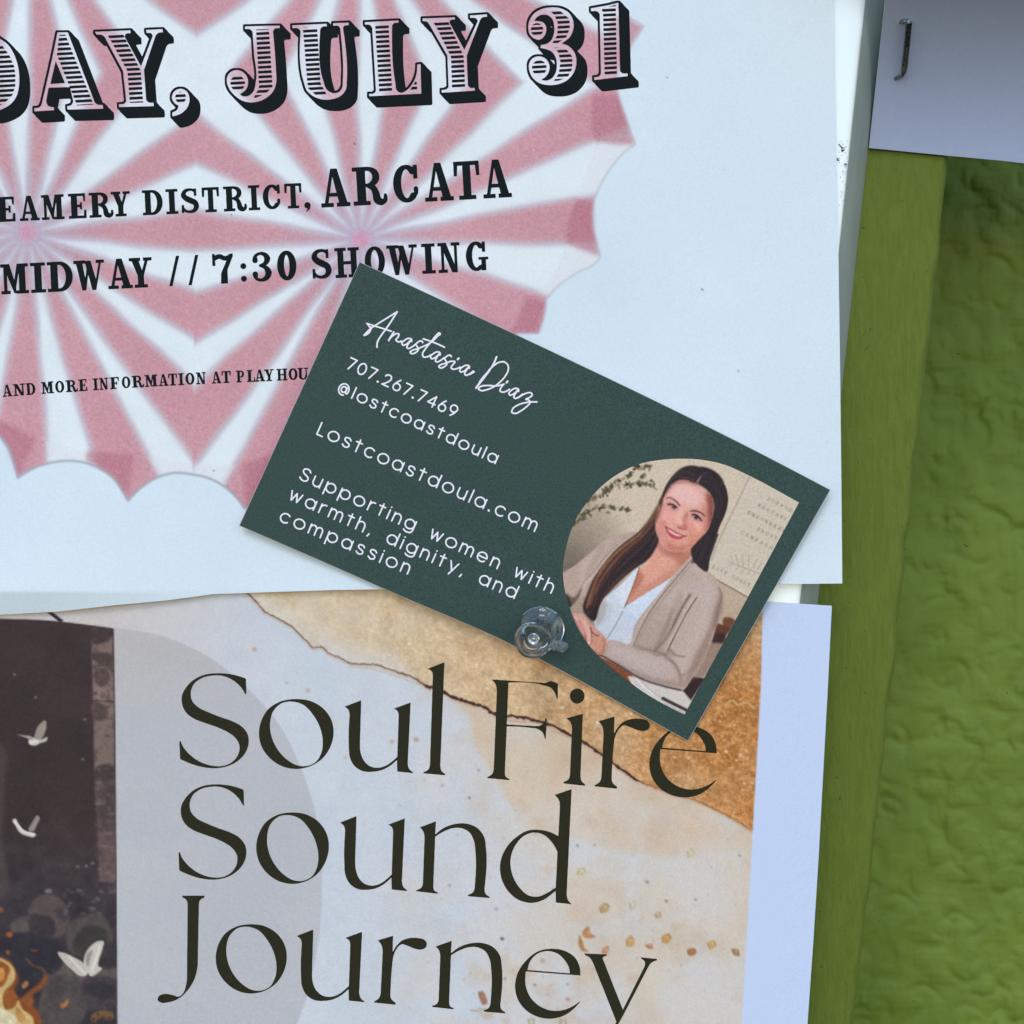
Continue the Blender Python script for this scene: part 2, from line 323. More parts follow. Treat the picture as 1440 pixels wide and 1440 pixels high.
def sans():
    X = .76
    G = {}
    o = ell(.45, X / 2, .44, X / 2 + .01)
    G['o'] = (.9, [o])
    G['a'] = (.86, [ell(.42, X / 2, .4, X / 2), [(.83, X), (.83, 0)]])
    G['d'] = (.86, [ell(.42, X / 2, .4, X / 2), [(.83, 1.06), (.83, 0)]])
    G['p'] = (.88, [ell(.46, X / 2, .4, X / 2), [(.04, X), (.04, -.3)]])
    G['g'] = (.86, [ell(.42, X / 2, .4, X / 2), [(.83, X), (.83, .0), (.8, -.14), (.68, -.27), (.42, -.32), (.2, -.27), (.1, -.2)]])
    G['c'] = (.78, [ell(.43, X / 2, .4, X / 2, 45, 315)])
    G['e'] = (.86, [np.concatenate([[(.05, X / 2), (.82, X / 2)], ell(.43, X / 2, .4, X / 2, 0, 318)])])
    G['l'] = (.06, [[(.03, 1.04), (.03, 0)]])
    G['i'] = (.06, [[(.03, X), (.03, 0)], [(.03, 1.0), (.03, 1.02)]])
    G['t'] = (.5, [[(.25, 1.0), (.25, 0)], [(0, .77), (.5, .77)]])
    G['s'] = (.62, [path(C([(.57, .62), (.45, .74), (.28, .76), (.1, .7), (.08, .54), (.22, .43), (.4, .37), (.56, .28), (.57, .12), (.42, .01), (.25, .0), (.05, .12)]), False)])
    G['S'] = (.74, [path(C([(.7, .84), (.56, .98), (.36, 1.0), (.14, .92), (.1, .72), (.25, .57), (.48, .48), (.68, .36), (.7, .16), (.54, .02), (.34, .0), (.04, .16)]), False)])
    G['u'] = (.72, [np.concatenate([[(.03, X)], ell(.36, .32, .33, .32, 180, 360, 20)]), [(.69, X), (.69, 0)]])
    G['n'] = (.68, [[(.03, X), (.03, 0)], np.concatenate([ell(.34, X - .33, .31, .33, 180, 0, 20), [(.65, 0)]])])
    G['h'] = (.68, [[(.03, 1.06), (.03, 0)], np.concatenate([ell(.34, X - .33, .31, .33, 180, 0, 20), [(.65, 0)]])])
    G['m'] = (1.12, [[(.03, X), (.03, 0)], np.concatenate([ell(.3, X - .3, .27, .3, 180, 0, 16), [(.57, 0)]]), np.concatenate([ell(.83, X - .3, .26, .3, 180, 0, 16), [(1.09, 0)]])])
    G['r'] = (.44, [[(.03, X), (.03, 0)], path(C([(.03, .42), (.12, .64), (.26, .75), (.44, .76)]), False)])
    G['w'] = (.98, [[(.02, X), (.25, .02), (.49, .7), (.73, .02), (.96, X)]])
    G['y'] = (.72, [[(.02, X), (.36, .05)], [(.7, X), (.24, -.32)]])
    G['.'] = (.14, [[(.04, .02), (.1, .02), (.1, .07), (.04, .07), (.04, .02)]])
    G[','] = (.16, [[(.1, .06), (.09, .0), (.03, -.16)]])
    G['L'] = (.5, [[(.03, 1.0), (.03, 0), (.5, 0)]])
    G['7'] = (.62, [[(0, .98), (.6, .98), (.18, 0)]])
    G['0'] = (.74, [ell(.37, .49, .34, .49)])
    G['2'] = (.66, [path([(.05, .78), (.14, .93, 1), (.33, .99, 1), (.55, .9, 1), (.6, .7, 1), (.48, .45, 1), (.04, .02), (.64, .02)], False)])
    G['6'] = (.68, [ell(.34, .31, .31, .31), path([(.07, .45), (.2, .7, 1), (.44, .99)], False)])
    G['9'] = (.68, [ell(.34, .67, .31, .31), path([(.62, .54), (.5, .3, 1), (.26, 0)], False)])
    G['4'] = (.72, [[(.56, 0), (.56, .98), (.03, .28), (.72, .28)]])
    G['@'] = (1.06, [ell(.52, .42, .23, .26), [(.76, .68), (.76, .3), (.8, .17), (.9, .16), (.98, .28)], np.concatenate([ell(.52, .42, .46, .52, -25, 290, 50)])])
    return G

def slab_text(cv, glyphs, items, hgt, base, wf=1.):
    """items: (char, left, right) measured along the line; base(x) -> y of the baseline"""
    for ch, x0, x1 in items:
        w, ops = glyphs[ch]
        y0, y1 = base(x0), base(x1)
        ux, uy = 1.0, (y1 - y0) / (x1 - x0)
        n = math.hypot(ux, uy); vx, vy = uy / n, -ux / n
        sc = (x1 - x0) / w
        h = hgt(x0)
        def T(p):
            p = np.asarray(p, float)[:, :2]
            return np.stack([x0 + p[:, 0] * sc * ux + p[:, 1] * h * vx, y0 + p[:, 0] * sc * uy + p[:, 1] * h * vy], 1)
        for op in ops:
            if op[0] == 'P': cv.poly(T(op[1]))
            else:
                pts = np.asarray([q[:2] for q in op[1]], float)
                r = op[2] if op[2] is not None else np.interp(np.linspace(0, 1, len(pts)), np.linspace(0, 1, len(op[3])), op[3])
                r = np.asarray(r, float)
                if r.ndim and len(r) != len(pts): r = np.interp(np.linspace(0, 1, len(pts)), np.linspace(0, 1, len(r)), r)
                cv.brush(T(pts), r * h * .46 * (1 + sc / h) * wf)

def sans_text(cv, G, text, p0, p1, cap, rad, space=.5):
    p0, p1 = np.array(p0, float), np.array(p1, float)
    L = np.hypot(*(p1 - p0)); d = (p1 - p0) / L; up = np.array([d[1], -d[0]])
    tot = sum(space if c == ' ' else G[c][0] for c in text)
    gap = (L / cap - tot) / (len(text) - 1)
    x = 0
    for c in text:
        if c == ' ': x += space + gap; continue
        for stroke in G[c][1]:
            q = np.asarray([s[:2] for s in stroke], float)
            cv.brush(p0 + (q[:, :1] + x) * cap * d + q[:, 1:] * cap * up, rad)
        x += G[c][0] + gap
def script_name():
    cv = Canvas(490, 420, 775, 600, 2)
    a, b = (490, 420, 9.6), (620, 460, 9.6)
    def st(z, pts, r=1.12): cv.brush(path(C(Zm(*z, pts)), False, 5), r)
    st(a, [(578, 440), (480, 408), (360, 370), (250, 335)]); st(a, [(250, 335), (300, 402)], 1.0)
    st(a, [(300, 385), (296, 430), (265, 470), (212, 494)], 1.3)
    st(a, [(212, 494), (250, 450), (300, 405), (380, 350), (520, 262), (658, 176)])
    st(a, [(658, 178), (600, 270), (520, 390), (440, 500), (390, 590), (385, 655)], 1.2)
    st(a, [(612, 450), (580, 500), (542, 566)], 1.2)
    st(a, [(548, 556), (600, 500), (650, 472), (680, 478), (672, 515), (640, 560), (668, 582), (712, 572)])
    def aa(z, dx, dy):
        sh = lambda P: [(p[0] + dx, p[1] + dy) for p in P]
        st(z, sh([(852, 578), (850, 548), (815, 536), (760, 560), (722, 605), (735, 628), (775, 618), (830, 572), (852, 550)]))
        st(z, sh([(846, 562), (800, 625), (788, 655), (805, 672), (850, 656), (905, 615)]))
    def ss(z, dx, dy):
        sh = lambda P: [(p[0] + dx, p[1] + dy) for p in P]
        st(z, sh([(1002, 592), (990, 572), (945, 582), (912, 622), (930, 650), (942, 690), (905, 728), (850, 742), (832, 722), (860, 700), (930, 678), (985, 655)]))
    aa(a, 0, 0); ss(a, 0, 0)
    st(a, [(710, 572), (722, 600)], 1.0); st(a, [(900, 618), (915, 628)], 1.0)
    st(a, [(985, 655), (1060, 622), (1140, 570), (1210, 500), (1240, 475), (1225, 462), (1190, 490), (1110, 590), (1030, 690), (1000, 745), (1012, 785), (1050, 788), (1112, 760)])
    st(a, [(1010, 542), (1150, 590), (1297, 656)])
    aa(a, 386, 182); ss(a, 387, 192)
    st(b, [(125, 462), (190, 468), (152, 520), (138, 552), (165, 568), (215, 560), (262, 540)])
    st(b, [(225, 436), (242, 420)], 1.3)
    aa(b, -468, -22); st(b, [(385, 640), (450, 605)])
    st(b, [(752, 400), (715, 490), (650, 590), (560, 710), (474, 822)], 1.3)
    cv.brush(path(C(Zm(*b, [(474, 822), (520, 755), (580, 675), (650, 590), (690, 530)])), False), [1.2] * 8 + list(np.linspace(1.9, 2.0, 6)) + list(np.linspace(1.9, 1.1, 15)))
    st(b, [(650, 580), (720, 515), (790, 474), (860, 472), (905, 515), (910, 575), (870, 660), (800, 740), (720, 802), (620, 845), (540, 856), (505, 832), (540, 800), (620, 788), (760, 793), (850, 770)])
    st(b, [(852, 772), (805, 830), (800, 862), (832, 878), (890, 862), (925, 838)])
    st(b, [(884, 752), (902, 730)], 1.3)
    aa(b, 196, 290); st(b, [(1040, 955), (1110, 912), (1170, 888), (1222, 890), (1232, 918), (1195, 950), (1148, 975), (1185, 984), (1205, 1010), (1160, 1070), (1080, 1130), (1005, 1165), (958, 1150), (968, 1105), (1040, 1052), (1150, 1018), (1298, 1010)])
    return cv

def card_lines():
    G = sans(); out = []
    for txt, p0, p1, cap, sp in (('707.267.7469', (486.9, 517.4), (639, 586.8), 16.2, .5), ('@lostcoastdoula', (473.4, 550.3), (696.3, 652), 15.6, .5),
                             ('Lostcoastdoula.com', (445, 610.3), (751.7, 747.5), 17.6, .5), ('Supporting women with', (420, 673.1), (775, 834.2), 17.2, .62),
                             ('warmth, dignity, and', (405.4, 701.9), (723, 841.7), 17.2, .62), ('compassion', (392, 732), (573.3, 807.2), 17.2, .6)):
        x0, x1 = min(p0[0], p1[0]) - 12, max(p0[0], p1[0]) + 14; y0, y1 = min(p0[1], p1[1]) - 24, max(p0[1], p1[1]) + 14
        cv = Canvas(x0, y0, x1, y1, 2); sans_text(cv, G, txt, p0, p1, cap, 1.1, sp); out.append(cv)
    return out

def slab_lines():
    G = slab()
    a = Canvas(-12, 220, 730, 320, 2)
    slab_text(a, G, [('E', -4, 22), ('A', 28, 56), ('M', 59, 91), ('E', 97, 122), ('R', 126, 160), ('Y', 157, 184), ('D', 201, 230), ('I', 234, 251), ('S', 254, 281), ('T', 285, 309), ('R', 315, 347.5), ('I', 350, 366), ('C', 370, 396), ('T', 401, 425), (',', 428, 437)], lambda x: 35.2, lambda x: 312.3 - .0467 * x)
    slab_text(a, G, [('A', 452, 493), ('R', 497.5, 545.5), ('C', 554, 591), ('A', 598, 638.5), ('T', 640, 676), ('A', 680, 720)], lambda x: 54, lambda x: 291.6 - .056 * (x - 460))
    b = Canvas(-5, 330, 700, 425, 2)
    slab_text(b, G, [('M', 2, 41), ('I', 44, 65), ('D', 67.5, 104), ('W', 105, 148), ('A', 152.5, 187), ('Y', 183, 215), ('/', 238, 254), ('/', 265, 281), ('7', 300, 330), (':', 338, 348.5), ('3', 354, 382.5), ('0', 390, 418.5), ('S', 438, 467.5), ('H', 472, 506.5), ('O', 513.7, 542.5), ('W', 545, 588), ('I', 594, 613), ('N', 617, 648), ('G', 656, 687.5)], lambda x: 42.3, lambda x: 414.2 - .0488 * x)
    c = Canvas(-5, 505, 450, 565, 3)
    bl = lambda x: float(np.interp(x, [0, 65, 117, 213, 311, 378, 434], [558.5, 553.6, 550, 543.6, 538.9, 536, 533.6]))
    slab_text(c, G, [('A', 4, 17.5), ('N', 19, 36), ('D', 37, 50.5), ('M', 58.7, 76), ('O', 78, 91), ('R', 93, 110), ('E', 111, 123), ('I', 131, 139), ('N', 140, 153), ('F', 155, 168), ('O', 171.7, 184), ('R', 186, 203), ('M', 204, 222), ('A', 223.5, 237), ('T', 237, 249.5), ('I', 251, 259), ('O', 261, 274), ('N', 276, 290), ('A', 298, 311.5), ('T', 312, 325), ('P', 332.5, 344), ('L', 347.5, 359), ('A', 358.5, 373), ('Y', 372, 385.5), ('H', 389.5, 404.5), ('O', 406, 419), ('U', 419, 434), ('S', 436, 447)], lambda x: 16.8, bl)
    return a, b, c

SG = {}
def serif_glyphs():
    def g(ch, box, outer, holes=()):
        SG[ch] = (box, [outer] if not isinstance(outer[0], list) else outer, holes)
    g('S', (135, 160, 720, 962), [(695, 205), (620, 180, 1), (540, 165, 1), (440, 160, 1), (350, 172, 1), (260, 212, 1), (190, 280, 1), (155, 350, 1), (156, 420, 1), (188, 490, 1), (250, 540, 1), (350, 580, 1), (450, 615, 1), (540, 657, 1), (602, 702, 1), (636, 755, 1), (640, 810, 1), (615, 872, 1), (570, 915, 1), (510, 940, 1), (430, 943, 1), (350, 925, 1), (270, 885, 1), (200, 825, 1), (165, 780, 1), (143, 730), (133, 735), (140, 885), (220, 920, 1), (320, 950, 1), (430, 962, 1), (530, 948, 1), (620, 905, 1), (690, 832, 1), (718, 750, 1), (708, 672, 1), (660, 610, 1), (580, 565, 1), (480, 530, 1), (380, 490, 1), (290, 445, 1), (240, 390, 1), (230, 320, 1), (258, 250, 1), (320, 203, 1), (410, 180, 1), (480, 180, 1), (550, 200, 1), (620, 245, 1), (665, 295, 1), (688, 337), (699, 337)])
    g('o', (805, 378, 1435, 968), C([(1120, 378), (1240, 395), (1350, 460), (1418, 560), (1435, 660), (1412, 770), (1340, 880), (1230, 948), (1120, 968), (1000, 945), (900, 880), (830, 785), (805, 670), (825, 560), (885, 462), (990, 398)]),
      [C([(1090, 400), (1180, 428), (1262, 512), (1320, 620), (1343, 730), (1332, 830), (1285, 908), (1205, 943), (1130, 938), (1040, 888), (960, 800), (910, 690), (899, 580), (925, 482), (1000, 412)])])
    g('u', (265, 508, 845, 1122), [(266, 562), (408, 508), (397, 870), (403, 950, 1), (432, 1020, 1), (485, 1066, 1), (550, 1078, 1), (620, 1058, 1), (680, 1015, 1), (712, 985), (724, 640), (714, 600, 1), (681, 579), (825, 527), (800, 1040), (814, 1090, 1), (845, 1115), (843, 1123), (712, 1110), (709, 1012), (650, 1062, 1), (580, 1098, 1), (500, 1112, 1), (420, 1106, 1), (350, 1062, 1), (312, 990, 1), (303, 890, 1), (310, 630), (300, 590, 1)])
    g('n', (752, 330, 1372, 977), [(783, 380), (918, 330), (912, 442), (980, 388, 1), (1075, 353, 1), (1180, 350, 1), (1270, 388, 1), (1325, 462, 1), (1341, 560, 1), (1328, 900), (1338, 942, 1), (1372, 966), (1369, 977), (1187, 962), (1190, 950), (1233, 925, 1), (1246, 880), (1252, 590, 1), (1240, 500, 1), (1202, 425, 1), (1135, 388, 1), (1060, 388, 1), (980, 418, 1), (912, 460), (896, 880), (905, 914, 1), (936, 930), (932, 941), (752, 920), (755, 910), (796, 888, 1), (808, 855), (822, 470), (813, 420, 1)])
    g('r', (155, 465, 622, 1075), [(190, 505), (325, 465), (320, 612), (350, 562, 1), (398, 512, 1), (460, 488, 1), (540, 485, 1), (600, 500, 1), (623, 532, 1), (614, 568, 1), (572, 588, 1), (520, 580, 1), (450, 553, 1), (402, 540, 1), (358, 578, 1), (328, 645, 1), (317, 725, 1), (302, 960), (308, 1022, 1), (348, 1058), (345, 1075), (155, 1055), (160, 1043), (203, 1012, 1), (215, 960), (232, 620), (224, 553, 1)])
    g('e', (85, 805, 640, 1395), [(637, 1031), (630, 955, 1), (590, 878, 1), (510, 825, 1), (400, 805, 1), (285, 825, 1), (178, 905, 1), (104, 1020, 1), (86, 1130, 1), (110, 1235, 1), (180, 1325, 1), (280, 1380, 1), (390, 1395, 1), (500, 1368, 1), (580, 1312, 1), (637, 1252), (630, 1250), (560, 1297, 1), (480, 1325, 1), (390, 1326, 1), (290, 1287, 1), (212, 1210, 1), (175, 1110, 1), (177, 996)], [[(190, 984), (220, 900, 1), (290, 840, 1), (370, 825, 1), (450, 850, 1), (512, 912, 1), (542, 970, 1), (548, 1013)]])
    g('l', None, [(966, 243), (1110, 187), (1075, 1060), (1088, 1108, 1), (1118, 1130), (1112, 1141), (930, 1125), (935, 1115), (974, 1092, 1), (988, 1040), (1012, 310), (1003, 265, 1)])
    g('F', None, [(187, 152), (640, 183), (690, 165), (748, 187), (746, 318), (738, 318), (722, 268, 1), (690, 225, 1), (630, 203, 1), (330, 180), (316, 532), (550, 546), (602, 540, 1), (632, 515, 1), (641, 478), (655, 480), (644, 655), (637, 655), (618, 600, 1), (580, 572, 1), (510, 560, 1), (316, 548), (300, 930), (308, 974, 1), (340, 992), (336, 1002), (150, 985), (155, 974), (193, 950, 1), (206, 900), (232, 260), (222, 195, 1)])
    g('i', None, [[(818, 480), (958, 442), (938, 960), (948, 1010, 1), (977, 1038), (975, 1050), (792, 1030), (797, 1017), (838, 992, 1), (850, 940), (866, 560), (850, 510, 1)], [tuple(p) for p in ell(910, 293, 62, 64)]])
    g('d', None, [[(960, 167), (1103, 118), (1062, 990), (1073, 1055, 1), (1105, 1090), (970, 1075), (968, 985), (984, 640), (1003, 290), (995, 210, 1)]])
    SG['d2'] = (None, [[(1000, 520), (920, 480, 1), (830, 461, 1), (740, 466, 1), (640, 520, 1), (552, 612, 1), (503, 730, 1), (508, 860, 1), (560, 970, 1), (650, 1050, 1), (760, 1078, 1), (860, 1055, 1), (940, 1000, 1), (985, 962)]],
                [[(985, 650), (935, 565, 1), (865, 503, 1), (790, 484, 1), (705, 510, 1), (630, 590, 1), (589, 700, 1), (600, 830, 1), (660, 945, 1), (740, 1015, 1), (820, 1025, 1), (900, 992, 1), (968, 950)]])
    g('J', None, [(337, 357), (527, 357), (522, 375), (490, 392, 1), (478, 440), (468, 950), (440, 1062, 1), (380, 1160, 1), (300, 1230, 1), (220, 1257, 1), (160, 1260, 1), (130, 1238, 1), (140, 1205, 1), (190, 1186, 1), (250, 1194, 1), (312, 1208, 1), (350, 1172, 1), (370, 1110, 1), (378, 1000), (383, 440), (372, 393, 1), (340, 372)])
    g('v', None, [[(670, 845), (862, 852), (858, 863), (826, 882, 1), (832, 905), (998, 1325), (945, 1432), (748, 935), (715, 880, 1), (675, 858)], [(1178, 955), (1205, 968), (1010, 1345), (925, 1500), (840, 1590), (830, 1580), (920, 1460), (960, 1390)], [(1146, 877), (1286, 891), (1282, 903), (1235, 925, 1), (1204, 970), (1178, 957), (1180, 915, 1), (1148, 887)]])

def serif_put(cv, ch, z, box=None):
    b, outs, holes = SG[ch]
    def T(pts):
        if box:
            sx, sy = (box[2] - box[0]) / (b[2] - b[0]), (box[3] - box[1]) / (b[3] - b[1])
            pts = [((p[0] - b[0]) * sx + box[0], (p[1] - b[1]) * sy + box[1]) + tuple(p[2:]) for p in pts]
        return path(Zm(z[0], z[1], 6, pts))
    for o in outs: cv.poly(T(o), [T(h) for h in holes])

def serif_lines():
    serif_glyphs()
    A = Canvas(245, 925, 1015, 1125, 1.5); B = Canvas(245, 1095, 815, 1280, 1.5); D = Canvas(215, 1250, 935, 1470, 1.5)
    z = (230, 920); serif_put(A, 'S', z); serif_put(A, 'o', z)
    z = (440, 900); serif_put(A, 'u', z); serif_put(A, 'l', z)
    z = (660, 930); serif_put(A, 'F', z); serif_put(A, 'i', z)
    z = (810, 930); serif_put(A, 'r', z); serif_put(A, 'e', z, (618, 545, 1190, 1148))
    z = (230, 1080); serif_put(B, 'S', z, (128, 138, 700, 942)); serif_put(B, 'o', z, (782, 375, 1395, 978))
    z = (460, 1100); serif_put(B, 'u', z, (108, 285, 675, 918)); serif_put(B, 'n', z)
    z = (620, 1090); serif_put(B, 'd', z); serif_put(B, 'd2', z)
    z = (200, 1200); serif_put(D, 'J', z); serif_put(D, 'o', z, (620, 598, 1220, 1183))
    z = (400, 1200); serif_put(D, 'u', z, (102, 643, 675, 1255)); serif_put(D, 'r', z, (755, 695, 1200, 1278))
    z = (560, 1200); serif_put(D, 'n', z, (285, 738, 905, 1350))
    z = (710, 1200); serif_put(D, 'e', z); serif_put(D, 'v', z)
    return A, B, D
# ---------------------------------------------------------------- printed pictures
def fair_art(face):
    """striped tents seen from above, mirrored about the seams of the pattern"""
    P = Paint(-160, -160, 1200, 905, 1, (204, 223, 238))
    hh, ww_ = P.im.shape[:2]; P.im += noise(hh, ww_, 140, 91, 4)[..., None] * np.array([5, 3.5, 2.5])
    X, Y = P.grid(); X = X + 0 * Y; Y = Y + 0 * X
    H, W = X.shape
    # wobble makes the stripe edges uneven as in the print
    wx = noise(H, W, 60, 3) * 2.2; wy = noise(H, W, 60, 4) * 2.2
    x, y = X + wx, Y + wy
    ym = 105 + (x - 275) * .028
    y = np.where(y < ym, 2 * ym - y, y)
    xm = 274 - (y - 330) * .012
    out = np.array([[-34.2, -17], [-1, 10.6], [23, 32.8], [44.5, 55], [67.3, 79.8], [92.3, 104], [117, 128.5], [143, 154.5], [170.5, 183], [198.4, 211.5], [222, 233.5], [241, 252], [263, 274.5], [286, 298]])
    inn = np.array([[-33, -21], [-5.5, 7.4], [23, 34.8], [42.7, 0], [54, 65.2], [77, 88.3], [101, 112.5], [125.5, 137], [148, 160], [171, 184], [195, 208], [218, 230], [241, 252]])
    inn = np.array([[-98.6, -85.4], [-73.6, -61.8], [-53.9, -42.6], [-32, -20], [-5.6, 7.4], [23, 34.8], [54, 65.2], [77.5, 88.6], [101, 113], [125.5, 137], [148.5, 160], [171, 184], [195, 208], [218, 230], [241, 251.5]])
    D = np.full((H, W), -99.); dist = np.zeros((H, W))
    for (cx, cy, rays, right) in ((40, 328, inn, False), (507, 337, out, True)):
        sel = (x >= xm) if right else (x < xm)
        dx, dy = x - cx, cy - y
        r = np.hypot(dx, dy) + 1e-6; th = np.degrees(np.arctan2(dy, dx)) - np.where(r < 60, (60 - r) * .02, 0)
        best = np.full((H, W), -99.)
        for a, b in rays:
            m, hw = (a + b) / 2, (b - a) / 2
            d = (th - m + 180) % 360 - 180
            # tent cloth sags: stripes are a little wider in the middle of their length
            e = (hw + .5 * np.sin(np.clip(r / 330, 0, 1) * 3.1) - np.abs(d)) * math.pi / 180 * r
            best = np.maximum(best, e)
        D = np.where(sel, best, D); dist = np.where(sel, r, dist)
    white = np.array([214, 228, 238.]); pink = np.array([194, 148, 160.])
    deep = np.array([188, 134, 151.])
    n1 = noise(H, W, 90, 11, 2)[..., None]; n2 = noise(H, W, 34, 12, 2)[..., None]
    soft = 4.0
    m = 1 / (1 + np.exp(-D / soft * 1.7)); m = m[..., None]
    near = np.clip(1 - dist / 120, 0, 1)[..., None]
    far = np.clip((dist - 60) / 250, 0, 1)[..., None]
    wcol = white + n2 * 3 - near * np.array([2, 16, 6]); pcol = pink * (1 - .3 * far) + deep * .3 * far + n1 * 5 - near * np.array([18, -4, -14])
    im = wcol * (1 - m) + pcol * m
    edge = np.exp(-((D + 1.0) / 4.2) ** 2)[..., None] * (.5 + .25 * n2 + .2 * near)
    im = im * (1 - edge * .7) + np.array([164, 162, 182.]) * edge * .7
    # cool light ink halo beside the stripes, creamy tint in a few white panels
    cream = np.clip(noise(H, W, 120, 21) - .15, 0, 1)[..., None] * (1 - m) * .6
    im = im * (1 - cream * .35) + np.array([206, 222, 226.]) * cream * .35
    hub = 1 / (1 + np.exp((dist - 13) / 1.8)); hub = hub[..., None]
    im = im * (1 - hub) + np.array([198, 152, 178.]) * hub
    ring = np.exp(-((dist - 17) / 3.) ** 2)[..., None] * .35
    im = im * (1 - ring) + np.array([170, 160, 196.]) * ring
    # outline of the group of tents
    arc = lambda a, b, s: [(a[0] + (b[0] - a[0]) * t + (a[1] - b[1]) * s * 4 * t * (1 - t), a[1] + (b[1] - a[1]) * t + (b[0] - a[0]) * s * 4 * t * (1 - t)) for t in np.linspace(0, 1, 9)[:-1]]
    bottom = [(0, 613, 1), (13, 632, 1), (21, 655, 1), (25, 672), (48, 658, 1), (75, 650, 1), (100, 648, 1), (121, 651, 1), (142, 660, 1), (160, 673, 1), (173, 692, 1), (180, 704), (202, 683, 1), (222, 671, 1), (245, 665, 1), (270, 667, 1), (295, 673, 1), (315, 684, 1), (332, 699, 1), (344, 715)]
    right = [(757, 468), (764, 448, 1), (768, 421), (785, 402, 1), (813, 383, 1), (835, 372, 1), (844, 362), (838, 340, 1), (834, 320, 1), (833, 300, 1), (836, 280, 1), (842, 265, 1), (862, 232, 1), (878, 214, 1), (893, 203), (884, 178, 1), (875, 152, 1), (868, 128, 1), (868, 110, 1), (875, 88, 1), (888, 62, 1), (905, 37), (880, 20, 1), (855, -10, 1), (845, -40, 1), (850, -120), (840, -170)]
    ol = path([(-170, -170), (-170, 660), (-60, 700), (-20, 610, 1)] + bottom + [(420, 760), (700, 620), (728, 468)] + right)
    mk = P.mask(ol, 1.3)[..., None]
    P.im = im * mk + P.im * (1 - mk)
    # rim: valances in shadowed cloth, thin grey outline
    hem = path([(-170, 560), (0, 588, 1), (50, 614, 1), (121, 636, 1), (190, 641, 1), (270, 651, 1), (342, 654, 1), (430, 650), (700, 560), (715, 416, 1), (742, 417, 1), (795, 345, 1), (797, 312, 1), (812, 278, 1), (834, 200, 1), (833, 133, 1), (845, 80, 1), (860, 20, 1), (850, -170), (-170, -170)])
    val = np.clip(P.mask(ol, 1.2) - P.mask(hem, 1.5), 0, 1)
    P.mix(val * (1 - np.clip((P.im[..., 0] - P.im[..., 1]) / 25, 0, 1)), (212, 218, 228), .6)
    for f in ([(-20, 575), (2, 592), (50, 616), (44, 632), (29, 662), (25, 668), (10, 628), (0, 612), (-30, 605)], [(122, 634), (188, 640), (186, 668), (180, 698), (170, 684), (152, 663), (121, 648)], [(341, 652), (392, 636), (365, 702), (350, 716), (343, 690)],
              [(834, 134), (868, 132), (878, 160), (892, 203), (866, 203), (835, 199), (832, 160)], [(812, 280), (834, 284), (835, 325), (843, 360), (820, 352), (795, 342), (799, 308)], [(742, 417), (767, 424), (757, 467), (718, 467)], [(848, 70), (862, 24), (880, 24), (904, 38), (888, 62), (872, 92), (848, 88)]):
        P.poly(f, (172, 110, 128), 2.8, .66)
    o2 = np.vstack([path(bottom, False)]); P.line(o2, 1.4, (150, 156, 168), .9, .95)
    for q in (path(right, False), path([(757, 468), (728, 468)], False)): P.line(q, .8, (165, 165, 180), 1.0, .85)
    P.line([(728, 468), (757, 468)], .6, (150, 120, 140), .5, .6)
    # faces of the ornamental letters are printed lighter
    fy, fx = np.mgrid[0:face.h // 2, 0:face.w // 2]
    fa = face.a[:face.h // 2 * 2, :face.w // 2 * 2].reshape(face.h // 2, 2, face.w // 2, 2).mean((1, 3))
    oy, ox = int(face.y0 - P.m.y0), int(face.x0 - P.m.x0)
    full = np.zeros((H, W)); full[oy:oy + fa.shape[0], ox:ox + fa.shape[1]] = fa
    P.mix(full, (214, 205, 226), .42)
    # print grain
    g = np.random.default_rng(5).normal(0, 1, (H, W)); g2 = np.random.default_rng(6).normal(0, 1, (H, W, 3))
    sat = np.clip((P.im[..., 0] - P.im[..., 1]) / 40 + .1, 0, 1)
    P.im = P.im + (blur(g, .55) * (2.2 + 7 * sat))[..., None] + blur(g2, .6) * (1.2 + 3.5 * sat[..., None])
    # specks of dirt
    r = np.random.default_rng(9)
    for (sx, sy, q) in ((987, 407, 1.1), (498, 202, 1.2), (1038, 522, .8), (938, 109, .8), (205, 300, .6), (325, 302, .8), (300, 662, .8), (868, 568, .5)):
        P.line([(sx, sy), (sx + .8, sy + .4)], q, (70, 75, 90), .3, .85)
    for i in range(60):
        sx, sy = r.uniform(0, 1170), r.uniform(0, 830)
        P.line([(sx, sy), (sx + r.uniform(-1, 1), sy + r.uniform(-1, 1))], r.uniform(.25, .5), (120, 130, 150), .4, r.uniform(.2, .5))
    return P

